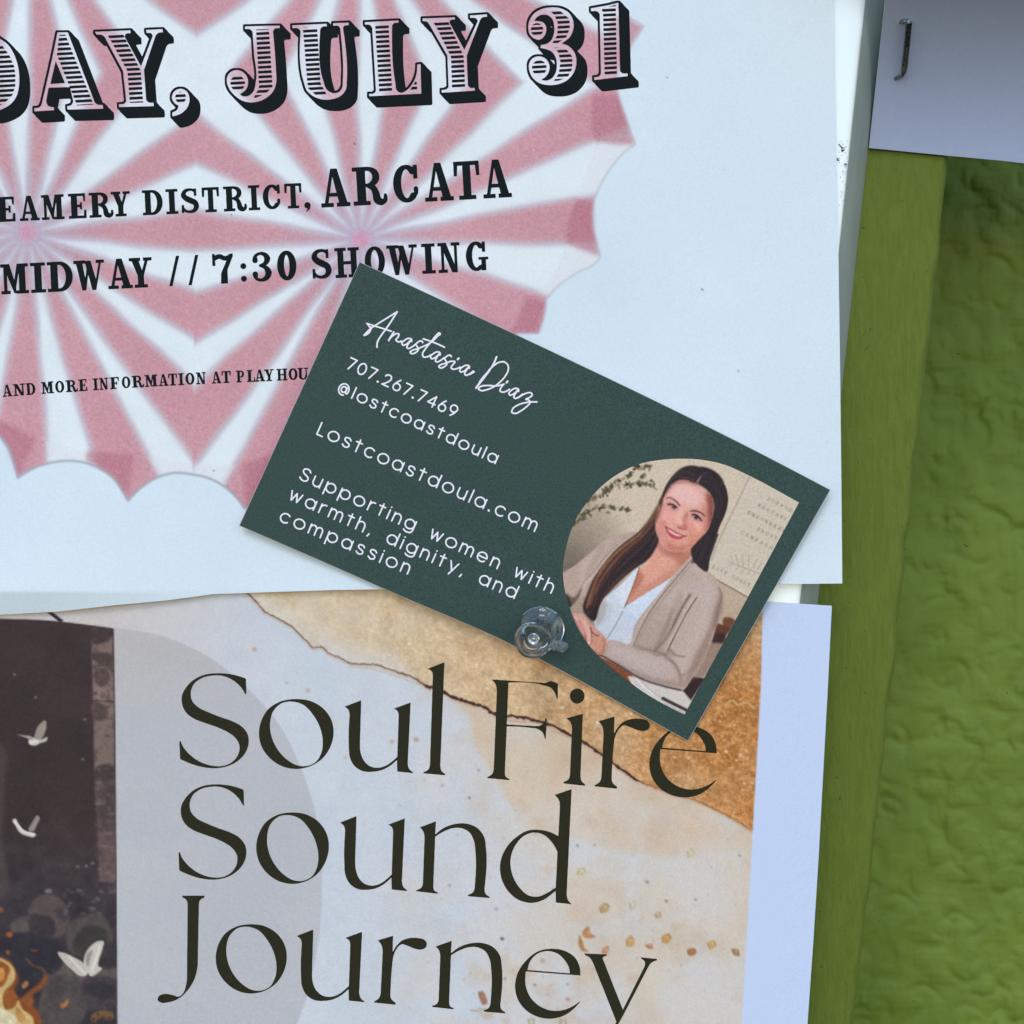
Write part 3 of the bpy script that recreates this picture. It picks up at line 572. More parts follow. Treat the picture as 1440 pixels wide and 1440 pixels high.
def sound_art():
    P = Paint(-160, 800, 1200, 1600, 1.333, (196, 208, 226))
    X, Y = P.grid(); X = X + 0 * Y; Y = Y + 0 * X
    H, W = X.shape; K = P.k
    N = lambda c, s, o=1: noise(H, W, c * K, s, o)
    crack = [(-160, 640), (250, 760), (300, 800), (347, 833), (360, 846), (373, 860), (395, 872), (417, 887), (432, 903), (440, 911), (453, 910), (461, 917), (478, 925), (490, 932), (513, 934), (530, 935), (548, 941), (563, 946), (575, 950), (590, 958), (598, 964), (612, 968), (625, 974), (640, 982), (655, 986), (667, 990), (678, 993), (693, 1003), (705, 1007), (722, 1007), (740, 1010), (755, 1014), (770, 1018), (785, 1024), (800, 1033), (818, 1042), (834, 1052), (846, 1061), (862, 1073), (880, 1086), (896, 1097), (912, 1104), (930, 1111), (945, 1117), (972, 1123), (990, 1131), (1010, 1141), (1030, 1151), (1057, 1168), (1200, 1240)]
    cy = np.interp(X, [p[0] for p in crack], [p[1] for p in crack])
    above = Y < cy + N(5, 1) * 1.2
    base = np.stack([192 + 0 * X, 202 + 0 * X, 215 + 0 * X], -1)
    tl = np.clip((420 - X) / 300, 0, 1)[..., None] * np.clip((1050 - Y) / 180, 0, 1)[..., None]
    base = base * (1 - tl * .7) + np.array([198, 188, 183.]) * tl * .7
    # warm wash, irregular patches
    w = N(150, 31, 4) * .9 + N(45, 35, 3) * .35
    warm = np.clip((X - 560) / 330, -1, 1.0) * .9 + np.clip((1170 - Y) / 260, -1.2, 1) * .5 + w * .75
    # traced edge of the big wash under the crack
    wash = path([(560, 930), (660, 1010, 1), (672, 1060, 1), (700, 1095, 1), (715, 1130, 1), (738, 1150, 1), (748, 1170, 1), (790, 1180), (806, 1178, 1), (830, 1188, 1), (880, 1196, 1), (930, 1206, 1), (1000, 1200, 1), (1100, 1190), (1100, 900)])
    mw = P.mask(wash, 3.5) * .85
    blobs = [((818, 1215), (870, 1210), (878, 1240), (868, 1290), (830, 1305), (800, 1290), (800, 1240)), ((760, 1330), (790, 1300), (850, 1290), (1100, 1180), (1100, 1620), (900, 1620), (870, 1480), (860, 1420), (800, 1400), (790, 1360))]
    mb = np.maximum(P.mask(path(C(blobs[0])), 4) * .75, P.mask(path(C(blobs[1])), 22) * .42)
    rr = np.clip((X - 900) / 150, 0, 1) * np.clip((Y - 1180) / 80, 0, 1) * .35
    mott = N(38, 47, 4); zone = np.clip((X - 520) / 220, 0, 1)
    ww = np.maximum(np.maximum(mw, mb), rr)
    ww = np.clip(ww * (.92 + .5 * mott) + (mott + .02) * .5 * zone * np.clip(1.3 - ww, 0, 1) + .1 * zone, 0, 1)[..., None]
    wc = np.array([194, 173, 148.]) + N(80, 43, 3)[..., None] * np.array([12, 13, 14.])
    base = base * (1 - ww) + wc * ww
    base = base + N(60, 44, 4)[..., None] * np.array([7, 5, 3.]) + N(14, 45, 2)[..., None] * 2.5
    wg = (np.clip((X - 470) / 330, 0, 1) * np.clip(.62 + N(90, 48, 4) * 1.1, 0, 1))[..., None]; base = base * (1 - wg * .9) + np.array([204, 195, 184.]) * wg * .9
    st = (np.clip(N(30, 49, 4) * 1.8 - .25, 0, 1) * np.clip((X - 540) / 200, 0, 1))[..., None]; base = base * (1 - st * .55) + np.array([188, 168, 146.]) * st * .55
    lightp = np.clip(N(90, 46, 3) - .1, 0, 1)[..., None] * np.clip((X - 600) / 200, 0, 1)[..., None] * .5
    base = base * (1 - lightp) + np.array([204, 205, 208.]) * lightp
    # light patch right of the d and lower right
    for c_, s_ in ((path(C([(800, 1180), (850, 1192), (905, 1215), (900, 1235), (830, 1228), (800, 1212)])), 5), (path(C([(955, 1190), (1010, 1215), (1030, 1270), (1000, 1300), (960, 1280), (940, 1230)])), 14), (path(C([(940, 1380), (1040, 1350), (1060, 1440), (960, 1470)])), 22)):
        m_ = P.mask(c_, s_)[..., None] * .5; base = base * (1 - m_) + np.array([200, 204, 212.]) * m_
    # golden plaster above the crack
    gx = np.clip((X - 380) / 640, 0, 1)[..., None]
    gg = gx ** 1.7
    gold = np.array([206, 191, 164.]) * (1 - gg) + np.array([178, 122, 66.]) * gg
    gold = gold + N(22, 51, 4)[..., None] * np.array([16, 18, 20.]) + (N(5, 52, 3) + .8 * N(2.2, 57, 2))[..., None] * (8 + 28 * gx) * np.array([1, .95, .8])
    pale = np.clip(N(60, 53, 3) * 1.2 + .05, 0, 1)[..., None] * (.75 - .45 * gx)
    gold = gold * (1 - pale) + np.array([204, 194, 184.]) * pale
    up = np.clip((980 - Y) / 120, 0, 1)[..., None] * np.clip((X - 960) / 60, 0, 1)[..., None] * .55
    gold = gold * (1 - up) + (np.array([196, 178, 150.]) + N(7, 54, 3)[..., None] * 34) * up
    br = np.clip(N(34, 55, 3) - .2, 0, 1)[..., None] * gx * 1.0
    gold = gold * (1 - br) + np.array([150, 96, 46.]) * br
    a = (blur(above.astype(float), .6 * K) * np.clip(.5 + (cy - Y) / 70 + np.clip((X - 560) / 90, 0, 1), 0, 1))[..., None]
    P.im = base * (1 - a) + gold * a
    # glitter
    r = np.random.default_rng(17)
    for i in range(1500):
        gx_, gy_ = r.uniform(700, 1072), r.uniform(850, 1170)
        c0 = np.interp(gx_, [p[0] for p in crack], [p[1] for p in crack])
        if gy_ > c0 - 4 or r.uniform() > (gx_ - 640) / 430: continue
        q = r.uniform(.35, .95)
        col = [(226, 196, 160), (214, 170, 120), (235, 222, 205), (150, 98, 50)][r.integers(4)]
        P.line([(gx_, gy_), (gx_ + r.uniform(-1.5, 1.5), gy_ + r.uniform(-1, 1))], q, col, .35, r.uniform(.35, .9))
    for (sx, sy, q) in ((685, 968, 3.2), (791, 995, 2.8), (887, 1003, 3), (793, 1013, 2.2), (840, 1016, 2.6), (1021, 1057, 3), (1035, 1069, 2), (575, 905, 3.2), (1046, 1102, 1.8), (948, 1065, 2), (728, 995, 2), (735, 996, 1.6), (968, 1066, 2), (972, 1070, 1.8), (1000, 1072, 1.5), (1032, 1142, 1.8), (1002, 1041, 2.2), (655, 918, 2.2), (670, 935, 2.4)):
        P.line([(sx, sy), (sx + .6, sy)], q * .55, (236, 232, 228), .8, .9)
    P.line(path(C([(1020, 992), (1030, 985), (1038, 991), (1048, 988), (1060, 996)]), False), 1.2, (205, 180, 135), .7, .8)
    # the crack itself: dark vein with brown fringe
    cl = np.array(crack)
    t = np.random.default_rng(3)
    fine = path([(p[0], p[1], 1) for p in crack[2:]], False, 6); fine = fine + t.normal(0, .5, fine.shape)
    wdt = np.interp(fine[:, 0], [340, 440, 520, 590, 625, 660, 780, 890, 915, 950, 1060], [.7, .5, .6, 1.0, 1.9, 1.7, 1.6, 1.5, .6, .35, .35]) * (1 + .3 * t.normal(0, 1, len(fine))).clip(.5, 1.6)
    P.line(fine + (0, 1.6), wdt + 1.4, (176, 138, 110), 1.3, .45)
    dark = np.interp(fine[:, 0], [340, 430, 590, 620, 900, 930, 1060], [.55, .45, .6, 1, 1, .6, .6])
    for lo, hi, col in ((340, 600, (112, 80, 60)), (598, 905, (58, 28, 26)), (900, 1075, (142, 92, 56))):
        s_ = (fine[:, 0] >= lo) & (fine[:, 0] <= hi); P.line(fine[s_], wdt[s_] + .25, col, .35, .95)
    P.line(path([(490, 938), (520, 940, 1), (560, 952, 1), (592, 964)], False), .7, (190, 165, 120), .5, .7)
    P.line(path([(700, 1008), (716, 1013, 1), (740, 1016)], False), 1.2, (180, 130, 110), .8, .6)
    P.line(path([(775, 1028), (800, 1036)], False), .8, (170, 130, 110), .8, .6)
    P.line(path([(985, 1124), (1012, 1137, 1), (1040, 1152, 1), (1062, 1172)], False), .6, (215, 180, 130), .4, .8)
    # speckles on the wash
    for i in range(150):
        sx, sy = r.uniform(560, 1040), r.uniform(1040, 1500)
        c0 = np.interp(sx, cl[:, 0], cl[:, 1])
        if sy < c0 + 8: continue
        P.line([(sx, sy), (sx + .4, sy)], r.uniform(.4, 1.6), [(150, 150, 165), (160, 140, 130), (130, 135, 150)][r.integers(3)], .8, r.uniform(.2, .6))
    for (sx, sy, q, col) in ((551, 1043, 4, (184, 158, 146)), (585, 1040, 4.5, (176, 150, 142)), (472, 1016, 4, (206, 196, 176)), (486, 1065, 3.5, (190, 178, 176)), (660, 1122, 1.6, (45, 45, 60)), (706, 1320, 3.2, (96, 80, 100)), (673, 1083, 2.2, (120, 128, 150)), (622, 1104, 2.5, (160, 150, 165)), (358, 913, 4, (186, 160, 152)), (403, 960, 2.2, (150, 160, 175)), (433, 971, 4, (176, 168, 160)),
            (632, 1245, 2.2, (130, 145, 165)), (698, 1278, 3, (150, 160, 178)), (812, 1189, 2.4, (130, 135, 150)), (753, 1171, 2, (140, 135, 140)), (836, 1188, 1.6, (130, 110, 110)), (910, 1240, 3, (128, 126, 140)), (937, 1267, 2.6, (126, 112, 120)), (778, 1251, 2.4, (128, 108, 116)), (752, 1385, 2.6, (120, 128, 145)), (798, 1405, 3.2, (168, 132, 116)), (798, 1384, 3, (170, 165, 165)), (763, 1351, 4.4, (172, 156, 144)), (710, 1376, 2, (110, 118, 140)), (1040, 1203, 2, (120, 118, 130)), (978, 1265, 1.8, (120, 110, 130))):
        P.line([(sx - .4, sy), (sx + .5, sy + .3)], q * .75, col, .9, .85)
    # gold flakes
    for (pts, col) in (([(829, 1300), (832, 1312), (839, 1319), (828, 1322), (820, 1318), (816, 1310)], (186, 122, 72)), ([(814, 1312), (819, 1320), (822, 1332), (828, 1341), (820, 1341), (813, 1328)], (170, 112, 50)), ([(846, 1331), (856, 1330), (858, 1338), (853, 1344), (846, 1341)], (192, 130, 90)), ([(843, 1276), (850, 1268), (857, 1272), (855, 1284), (846, 1287)], (178, 150, 96)), ([(878, 1320), (888, 1315), (893, 1321), (889, 1331), (880, 1330)], (196, 152, 86)), ([(930, 1317), (940, 1312), (944, 1319), (938, 1328), (930, 1325)], (190, 140, 70)),
                       ([(908, 1330), (918, 1328), (919, 1335), (911, 1337)], (176, 110, 76)), ([(672, 1393), (678, 1392), (684, 1402), (686, 1415), (680, 1418), (674, 1404)], (150, 96, 64)), ([(657, 1418), (672, 1415), (700, 1423), (696, 1432), (682, 1433), (670, 1424)], (196, 186, 172)), ([(812, 1222), (820, 1219), (823, 1226), (817, 1232), (811, 1229)], (200, 190, 150)), ([(885, 1270), (892, 1268), (894, 1277), (888, 1281)], (200, 200, 172)), ([(921, 1285), (928, 1283), (928, 1290), (922, 1291)], (178, 156, 130)),
                       ([(966, 1334), (976, 1333), (979, 1340), (972, 1346), (967, 1342)], (160, 96, 50)), ([(995, 1325), (1004, 1322), (1007, 1331), (999, 1336)], (190, 160, 96)), ([(1028, 1334), (1036, 1337), (1040, 1345), (1031, 1344)], (150, 120, 60)), ([(966, 1196), (974, 1193), (980, 1202), (974, 1211), (968, 1206)], (205, 196, 165)), ([(742, 1430), (752, 1432), (750, 1450), (742, 1446)], (190, 184, 160)), ([(788, 1430), (796, 1432), (794, 1450), (787, 1446)], (190, 180, 160))):
        jit = np.random.default_rng(int(pts[0][0] * 7 + pts[0][1])); mc = np.mean(pts, 0); pts = [(mc[0] + (p_[0] - mc[0]) * .82 + jit.normal(0, 1.0), mc[1] + (p_[1] - mc[1]) * .82 + jit.normal(0, 1.0)) for p_ in pts]
        P.poly(path(C([tuple(p_) for p_ in pts])), np.array(col) * .94, 1.0, .8)
        P.line([pts[1], pts[2]], .7, np.array(col) * .72, .6, .6)
        q = np.array(pts, float); P.line([q.mean(0) + (.5, -1.2), q.mean(0) + (2, -2.)], 1.1, np.minimum(np.array(col) + 50, 235), .6, .6)
        P.line([q[0], q[-1]], .6, np.array(col) * .62, .5, .5)
    # translucent grey disc
    disc = path([(-160, 868), (0, 870, 1), (80, 873, 1), (163, 883, 1), (230, 895, 1), (290, 922, 1), (345, 965, 1), (392, 1018, 1), (425, 1085, 1), (445, 1150, 1), (453, 1230, 1), (448, 1320, 1), (432, 1400, 1), (405, 1470, 1), (350, 1600), (-160, 1600)])
    dm = P.mask(disc, .7)[..., None] * .66
    dc = np.array([170, 173, 179.]) + N(120, 61, 3)[..., None] * np.array([7, 5, 4.]) + np.clip((1000 - Y) / 120, 0, 1)[..., None] * np.array([6, -2, -8.])
    P.im = P.im * (1 - dm) + dc * dm
    # ---- photograph strip: dark wood with doves, stones and fire
    strip = path([(-160, 868), (0, 870, 1), (60, 872, 1), (110, 877, 1), (160, 884), (162, 1000), (164, 1240), (166, 1600), (-160, 1600)])
    sm = P.mask(strip, .45)
    ph = np.array([60, 44, 44.]) + N(50, 71, 3)[..., None] * 7 + N(3, 72, 2)[..., None] * 4
    lowr = np.clip((Y - 1150) / 120, 0, 1)[..., None]; ph = ph * (1 - lowr) + (np.array([58, 50, 58.]) + N(25, 73, 3)[..., None] * 16) * lowr
    P.mix(sm, (0, 0, 0)); P.im = P.im + ph * sm[..., None]
    def pp(pts, col, bl=.8, al=1., sm_=True): P.poly(path(C(pts)) if sm_ else pts, col, bl, al, sm)
    # lighter gap of sky between trunks
    pp([(129, 900), (158, 893), (160, 960), (161, 1085), (133, 1085), (131, 985)], (132, 112, 106), 1.0, 1, False)
    pp([(133, 1085), (161, 1085), (165, 1240), (140, 1240)], (104, 86, 84), 1.5, 1, False)
    for (b, c_) in (([(128, 880), (158, 885), (157, 896), (130, 905)], (66, 50, 48)), ([(128, 922), (158, 922), (159, 945), (148, 938), (134, 930)], (78, 62, 58)), ([(133, 946), (148, 940), (155, 955), (143, 967), (134, 958)], (82, 66, 62)), ([(131, 988), (146, 990), (152, 1008), (140, 1014), (131, 1008)], (84, 68, 66)), ([(134, 1080), (162, 1078), (162, 1092), (134, 1097)], (70, 56, 56)), ([(140, 1110), (163, 1105), (164, 1150), (146, 1152)], (82, 68, 68))):
        pp(b, c_, 1.2, .9)
    P.line([(128, 985), (145, 986), (160, 987)], .9, (60, 46, 46), .4, 1, sm)
    for i in range(26):
        a0 = r.uniform(0, 6.28); p0 = np.array([r.uniform(132, 158), r.choice([935, 955, 1000]) + r.uniform(-9, 9)])
        P.line([p0, p0 + np.array([math.cos(a0), math.sin(a0)]) * r.uniform(2, 6)], .6, (74, 58, 56), .4, .8, sm)
    for (x0_, y0_, q) in ((136, 1130, 4), (140, 1118, 3), (148, 1063, 2.5), (155, 1145, 3), (137, 1100, 4), (150, 1172, 4), (145, 1190, 3)):
        P.line([(x0_, y0_), (x0_ + 5, y0_)], q * .6, (138, 122, 120), 1.2, .7, sm)
    pp([(-5, 1040), (5, 1050), (7, 1100), (3, 1180), (6, 1260), (-5, 1270)], (92, 78, 78), 2, .6)
    for (x0_, y0_) in ((116, 1068), (119, 1012), (20, 949), (50, 981), (109, 1219), (121, 1218), (130, 1214)):
        P.line([(x0_ - .5, y0_), (x0_ + 1, y0_ - .5)], 1.6, (150, 136, 130), .8, .75, sm)
    def zz(pts): return Zm(0, 1240, 7.2, pts)
    # stones
    for pts, c1 in (([(290, 340), (330, 200), (400, 140), (480, 130), (560, 140), (630, 190), (690, 280), (700, 420), (620, 560), (480, 560), (330, 520)], (98, 84, 84)), ([(100, 440), (160, 380), (250, 350), (330, 340), (340, 480), (200, 520), (110, 500)], (92, 82, 82)), ([(680, 470), (720, 400), (860, 340), (1030, 330), (1120, 470), (1130, 640), (900, 760), (700, 700)], (92, 82, 82)), ([(470, 960), (560, 860), (680, 810), (850, 860), (1190, 880), (1190, 1010), (900, 1040), (600, 1100)], (104, 92, 90)), ([(400, 1200), (520, 960), (760, 960), (900, 1200), (800, 1440), (400, 1440)], (84, 76, 78)), ([(830, 1000), (1190, 1000), (1190, 1250), (900, 1250)], (70, 62, 68))):
        pp(zz(pts), c1, 1.6)
    for pts, c1 in (([(330, 320), (400, 330), (520, 360), (560, 500), (480, 600), (330, 560)], (56, 50, 58)), ([(560, 280), (640, 260), (700, 330), (640, 400)], (74, 66, 70)), ([(760, 560), (880, 450), (1060, 480), (1080, 640), (900, 760), (740, 700)], (58, 54, 54)), ([(120, 540), (400, 560), (620, 640), (640, 820), (380, 1000), (180, 960), (100, 700)], (46, 44, 56)), ([(1020, 640), (1190, 620), (1190, 860), (1000, 860)], (56, 50, 54)), ([(560, 960), (660, 960), (640, 1150), (520, 1200), (480, 1100)], (72, 66, 68)), ([(840, 1050), (1000, 1010), (1180, 1100), (1000, 1220)], (56, 50, 60))):
        pp(zz(pts), c1, 1.8, .9)
    for i in range(30):
        p0 = Zm(0, 1240, 7.2, [(r.uniform(640, 1180), r.uniform(60, 360))])[0]
        P.line([p0, (p0[0] + r.uniform(1, 4), p0[1])], r.uniform(1, 2.6), [(128, 116, 116), (104, 92, 94), (84, 74, 78)][r.integers(3)], 1.1, .75, sm)
    P.line(zz([(480, 95), (505, 95)]), 3.3, (158, 146, 142), 1, .9, sm)
    for i in range(14):
        p0 = Zm(0, 1240, 7.2, [(r.uniform(100, 600), r.uniform(600, 1000))])[0]
        P.line([p0, (p0[0] + r.uniform(1, 6), p0[1] + r.uniform(-2, 2))], r.uniform(1, 2.5), [(78, 82, 98), (50, 46, 58)][r.integers(2)], 1.4, .6, sm)
    # fire
    pp(zz([(-20, 760), (100, 800), (160, 900), (190, 980), (150, 1100), (200, 1180), (330, 1250), (400, 1340), (410, 1500), (-20, 1500)]), (140, 78, 30), 1.2)
    pp(zz([(500, 930), (480, 1010), (400, 1100), (330, 1150), (350, 1230), (200, 1200), (290, 1110), (400, 1020), (440, 960)]), (150, 84, 42), 1.5, .9)
    P.line(zz([(270, 780), (330, 850), (430, 880), (460, 930)]), 1.6, (124, 80, 62), .9, .8, sm)
    pp(zz([(-30, 760), (60, 800), (130, 860), (155, 950), (120, 1040), (50, 1100), (30, 1200), (60, 1290), (150, 1260), (180, 1200), (230, 1290), (330, 1370), (340, 1500), (-30, 1500)]), (216, 186, 126), .9)
    pp(zz([(-30, 800), (60, 830), (100, 880), (80, 960), (40, 1040), (0, 1070), (-30, 1060)]), (168, 92, 36), .9)
    pp(zz([(-30, 880), (30, 870), (50, 930), (20, 1000), (-30, 1010)]), (214, 150, 76), .9)
    pp(zz([(40, 1130), (80, 1090), (150, 1130), (170, 1200), (140, 1270), (100, 1290), (60, 1260)]), (160, 92, 40), .9)
    pp(zz([(-30, 1260), (60, 1310), (150, 1360), (170, 1420), (120, 1500), (-30, 1500)]), (232, 226, 190), 1.4)
    pp(zz([(170, 1260), (215, 1310), (260, 1380), (240, 1440), (180, 1400)]), (196, 150, 90), .9)
    for pts, c1 in (([(65, 520), (100, 505), (130, 525), (110, 560), (75, 550)], (176, 92, 50)), ([(310, 695), (360, 685), (385, 695), (345, 712)], (140, 80, 60)), ([(220, 1050), (280, 1005), (290, 1040), (230, 1080)], (190, 130, 76)), ([(610, 1245), (660, 1215), (690, 1180), (690, 1230), (660, 1270), (620, 1280)], (190, 122, 66)), ([(0, 250), (30, 270), (20, 310), (0, 300)], (150, 88, 50)), ([(60, 700), (90, 690), (95, 730), (70, 740)], (150, 90, 60)), ([(930, 1350), (980, 1320), (1150, 1340), (1140, 1390), (1000, 1380), (960, 1420), (920, 1400)], (130, 96, 54))):
        pp(zz(pts), c1, .9, .95)
    for q in ((990, 1345), (945, 1392), (1105, 1380), (1040, 1370)):
        P.line(zz([q, (q[0] + 6, q[1])]), 2, (70, 44, 30), .8, .9, sm)
    rough = N(6, 81, 4); big = N(18, 82, 3)
    gap = P.mask([(128, 870), (163, 870), (166, 1250), (134, 1250)], 1.5) * sm
    P.mix(np.clip(rough * 1.6 + big * .9, 0, 1) * gap, (78, 62, 60), .75); P.mix(np.clip(-rough * 1.6 - .1, 0, 1) * gap, (142, 124, 118), .5)
    low = np.clip((Y - 1225) / 60, 0, 1) * sm
    P.im = P.im * (1 + (rough * .16 * low)[..., None]); P.mix(np.clip(big * 1.4 - .2, 0, 1) * low * np.clip((X - 40) / 60, 0, 1), (120, 108, 106), .4)
    mist = np.clip(1 - np.abs(Y - 1215) / 90, 0, 1) * np.clip(.4 + big, 0, 1) * sm; P.mix(mist, (96, 84, 86), .4)
    P.im = P.im * (1 + (N(60, 83, 3) * .12 * sm)[..., None]) * (1 - .13 * sm[..., None])
    # doves
    d1 = lambda pts: Zm(0, 820, 6, pts)
    pp(d1([(240, 1330), (300, 1300), (350, 1320), (400, 1300), (395, 1325), (340, 1350), (290, 1372), (250, 1358)]), (190, 184, 178), .6)
    pp(d1([(300, 1320), (305, 1240), (340, 1185), (385, 1158), (392, 1200), (375, 1270), (345, 1320)]), (146, 136, 128), .6)
    pp(d1([(145, 1275), (200, 1285), (270, 1300), (280, 1325), (220, 1305)]), (160, 150, 142), .6)
    P.line(d1([(255, 1345), (310, 1335)]), 2.4, (214, 210, 206), .7, .9, sm)
    d2 = lambda pts: Zm(0, 1040, 7.2, pts)
    pp(d2([(130, 810), (155, 800), (185, 850), (260, 930), (330, 940), (365, 960), (350, 982), (270, 975), (210, 950), (160, 880)]), (196, 190, 184), .6)
    pp(d2([(290, 920), (320, 850), (390, 770), (400, 785), (375, 860), (330, 930)]), (140, 130, 126), .6)
    P.line(d2([(150, 830), (230, 925), (340, 965)]), 1.4, (218, 214, 210), .6, .9, sm)
    pp(zz([(590, 710), (650, 720), (760, 770), (830, 810), (870, 850), (900, 920), (860, 955), (800, 950), (740, 900), (660, 830)]), (184, 178, 172), .6)
    pp(zz([(850, 850), (860, 740), (920, 650), (1000, 600), (1045, 600), (1035, 690), (1005, 780), (1000, 860), (1030, 870), (980, 930), (920, 960), (880, 900)]), (190, 186, 178), .6)
    pp(zz([(870, 820), (890, 720), (930, 690), (910, 800), (890, 860)]), (140, 132, 126), .8, .9)
    P.line(zz([(930, 900), (980, 760), (1010, 650)]), 1.8, (214, 212, 204), .8, .8, sm)
    P.line(zz([(700, 760), (860, 930)]), 1.8, (212, 208, 202), .8, .8, sm)
    P.line(zz([(880, 950), (930, 970)]), 1.1, (70, 60, 62), .6, .9, sm)
    # tie-line and torn trim at the top of the strip
    P.poly([(66, 861), (74, 861), (90, 873), (84, 875)], (34, 34, 42), .4, 1)
    # print grain
    g = np.random.default_rng(8).normal(0, 1, (H, W)); g2 = np.random.default_rng(9).normal(0, 1, (H, W, 3))
    P.im = P.im + (blur(g, .75) * 5.5)[..., None] + blur(g2, .8) * 4
    P.mix(P.mask([(1075.5, 700), (1300, 700), (1300, 1700), (1030, 1700), (1043.3, 1440), (1070.3, 960)], .5), (188, 207, 240))
    return P
def portrait_shape():
    """arched window of the card photograph: straight right and top edges, round left side"""
    e = Zm(780, 640, 3.6, [(1237, 240), (657, 1313), (560, 1265, 1), (450, 1200, 1), (330, 1110, 1), (235, 1030, 1), (165, 950, 1), (115, 870, 1), (72, 760, 1), (46, 650, 1), (42, 570, 1), (60, 460, 1), (100, 340, 1), (160, 245, 1), (235, 160, 1), (330, 90, 1), (430, 45, 1), (540, 24, 1), (650, 18, 1), (760, 26, 1), (870, 52, 1), (960, 92, 1), (1060, 142)])
    return path(e)

def portrait_art():
    P = Paint(786, 640, 1130, 1010, 2, (182, 172, 156))
    X, Y = P.grid(); X = X + 0 * Y; Y = Y + 0 * X; H, W = X.shape
    z = lambda pts: Zm(780, 640, 3.6, pts)
    f = lambda pts: Zm(900, 660, 12, pts)
    a9 = lambda pts: Zm(780, 740, 9, pts)
    b9 = lambda pts: Zm(780, 860, 9, pts)
    c9 = lambda pts: Zm(920, 760, 9, pts)
    S = lambda pts: path(C(pts))
    L = lambda pts: path(C(pts), False)
    r = np.random.default_rng(21)
    # wall
    t = np.clip((X - 790) / 250 - (Y - 760) / 300, -.6, 1)[..., None]
    P.im = np.array([158, 146, 132.]) * (1 - np.clip(t * .9 + .45, 0, 1)) + np.array([186, 177, 164.]) * np.clip(t * .9 + .45, 0, 1)
    dk = np.clip(1 - np.hypot(X - 800, (Y - 800) * .75) / 95, 0, 1)[..., None]; P.im = P.im * (1 - .38 * dk)
    P.im += noise(H, W, 30, 5, 3)[..., None] * 4
    # board on the wall at right
    P.poly(z([(985, 112), (1260, 250), (970, 730), (780, 590), (800, 520)]), (184, 178, 168), .8)
    P.line(z([(985, 112), (930, 230), (870, 350), (815, 470), (795, 530)]), .9, (148, 140, 128), .7, .8)
    P.line(z([(972, 108), (860, 340)]), .5, (196, 190, 178), .7, .6)
    P.poly(z([(820, 630), (980, 720), (920, 850), (800, 980), (830, 760)]), (170, 156, 142), 1)
    P.line(z([(770, 590), (835, 640), (975, 718)]), .8, (104, 94, 84), .4, .9)
    P.line(z([(770, 582), (835, 630), (978, 708)]), .6, (196, 186, 170), .4, .7)
    # writing on the board
    G = slab()
    def wr(txt, x0, y0, x1, y1, hh):
        x0, y0 = z([(x0, y0)])[0]; x1, y1 = z([(x1, y1)])[0]
        n = len(txt); cv = Canvas(P.m.x0, P.m.y0, P.m.x0 + P.m.w / 2, P.m.y0 + P.m.h / 2, 2)
        it = []
        for i, ch in enumerate(txt):
            if ch == ' ': continue
            a = x0 + (x1 - x0) * i / n; it.append((ch, a, a + (x1 - x0) / n * (.36 if ch == 'I' else .72)))
        slab_text(cv, G, it, lambda q: hh, lambda q: y0 + (y1 - y0) * (q - x0) / (x1 - x0), .8)
        P.mix(blur(cv.a[:H, :W], .8), (112, 104, 98), .62)
    wr('SUPPORT', 1075, 225, 1225, 305, 4.6); wr('EDUCATION', 1025, 258, 1225, 362, 4.6); wr('EMPOWERMENT', 972, 295, 1215, 420, 4.8)
    wr('TRUST', 1022, 380, 1130, 432, 4.6); wr('COMPASSION', 938, 395, 1180, 522, 4.6); wr('LOST COAST D', 795, 572, 1030, 690, 5.2)
    for p0, p1 in (((880, 540), (1040, 600)), ((905, 545), (890, 505)), ((930, 550), (915, 500)), ((955, 560), (950, 505)), ((980, 565), (985, 510)), ((1005, 572), (1025, 525)), ((1025, 580), (1050, 545)), ((905, 550), (880, 560)), ((935, 562), (915, 580)), ((965, 572), (945, 595)), ((990, 582), (975, 605)), ((1015, 592), (1005, 612))):
        P.line(z([p0, p1]), .5, (136, 126, 118), .5, .7)
    # plant, out of focus
    def sprig(pts, n, w):
        q = path(C(z(pts)), False, 8)
        P.line(q, .5, (104, 98, 74), .8, .6)
        for i in range(n):
            c = q[r.integers(len(q))] + r.normal(0, w, 2); an = r.uniform(0, 3.14)
            d = np.array([math.cos(an), math.sin(an)]) * r.uniform(1.5, 3.5)
            P.line([c - d, c, c + d], [.5, r.uniform(1.0, 1.9), .5], [(56, 58, 42), (76, 76, 52), (44, 44, 38), (104, 100, 72)][r.integers(4)], .6, r.uniform(.5, .95))
    sprig([(160, 240), (250, 190), (330, 150), (400, 150), (500, 150)], 62, 2.4); sprig([(240, 180), (330, 130), (400, 90)], 30, 2.2)
    sprig([(120, 330), (180, 280), (260, 265), (370, 272)], 52, 2.2); sprig([(400, 60), (440, 62), (485, 60)], 24, 1.6); sprig([(100, 350), (140, 310)], 16, 2)
    sprig([(420, 150), (440, 110), (455, 100)], 14, 1.6)
    # things behind the shoulder
    P.poly(S(c9([(880, 980), (960, 975), (1020, 1010), (980, 1100), (890, 1180), (870, 1080)])), (104, 72, 54), .8)
    P.poly(S(c9([(780, 1050), (870, 1070), (960, 1120), (900, 1220), (850, 1310), (700, 1330), (740, 1180)])), (92, 58, 48), .8)
    P.poly(S(c9([(730, 1200), (900, 1190), (880, 1290), (720, 1300)])), (60, 42, 48), .9)
    P.poly(c9([(700, 1290), (860, 1300), (780, 1460), (620, 1460)]), (132, 116, 108), 1.2)
    P.poly(z([(700, 1120), (760, 1130), (690, 1240), (640, 1180)]), (52, 36, 44), .6)
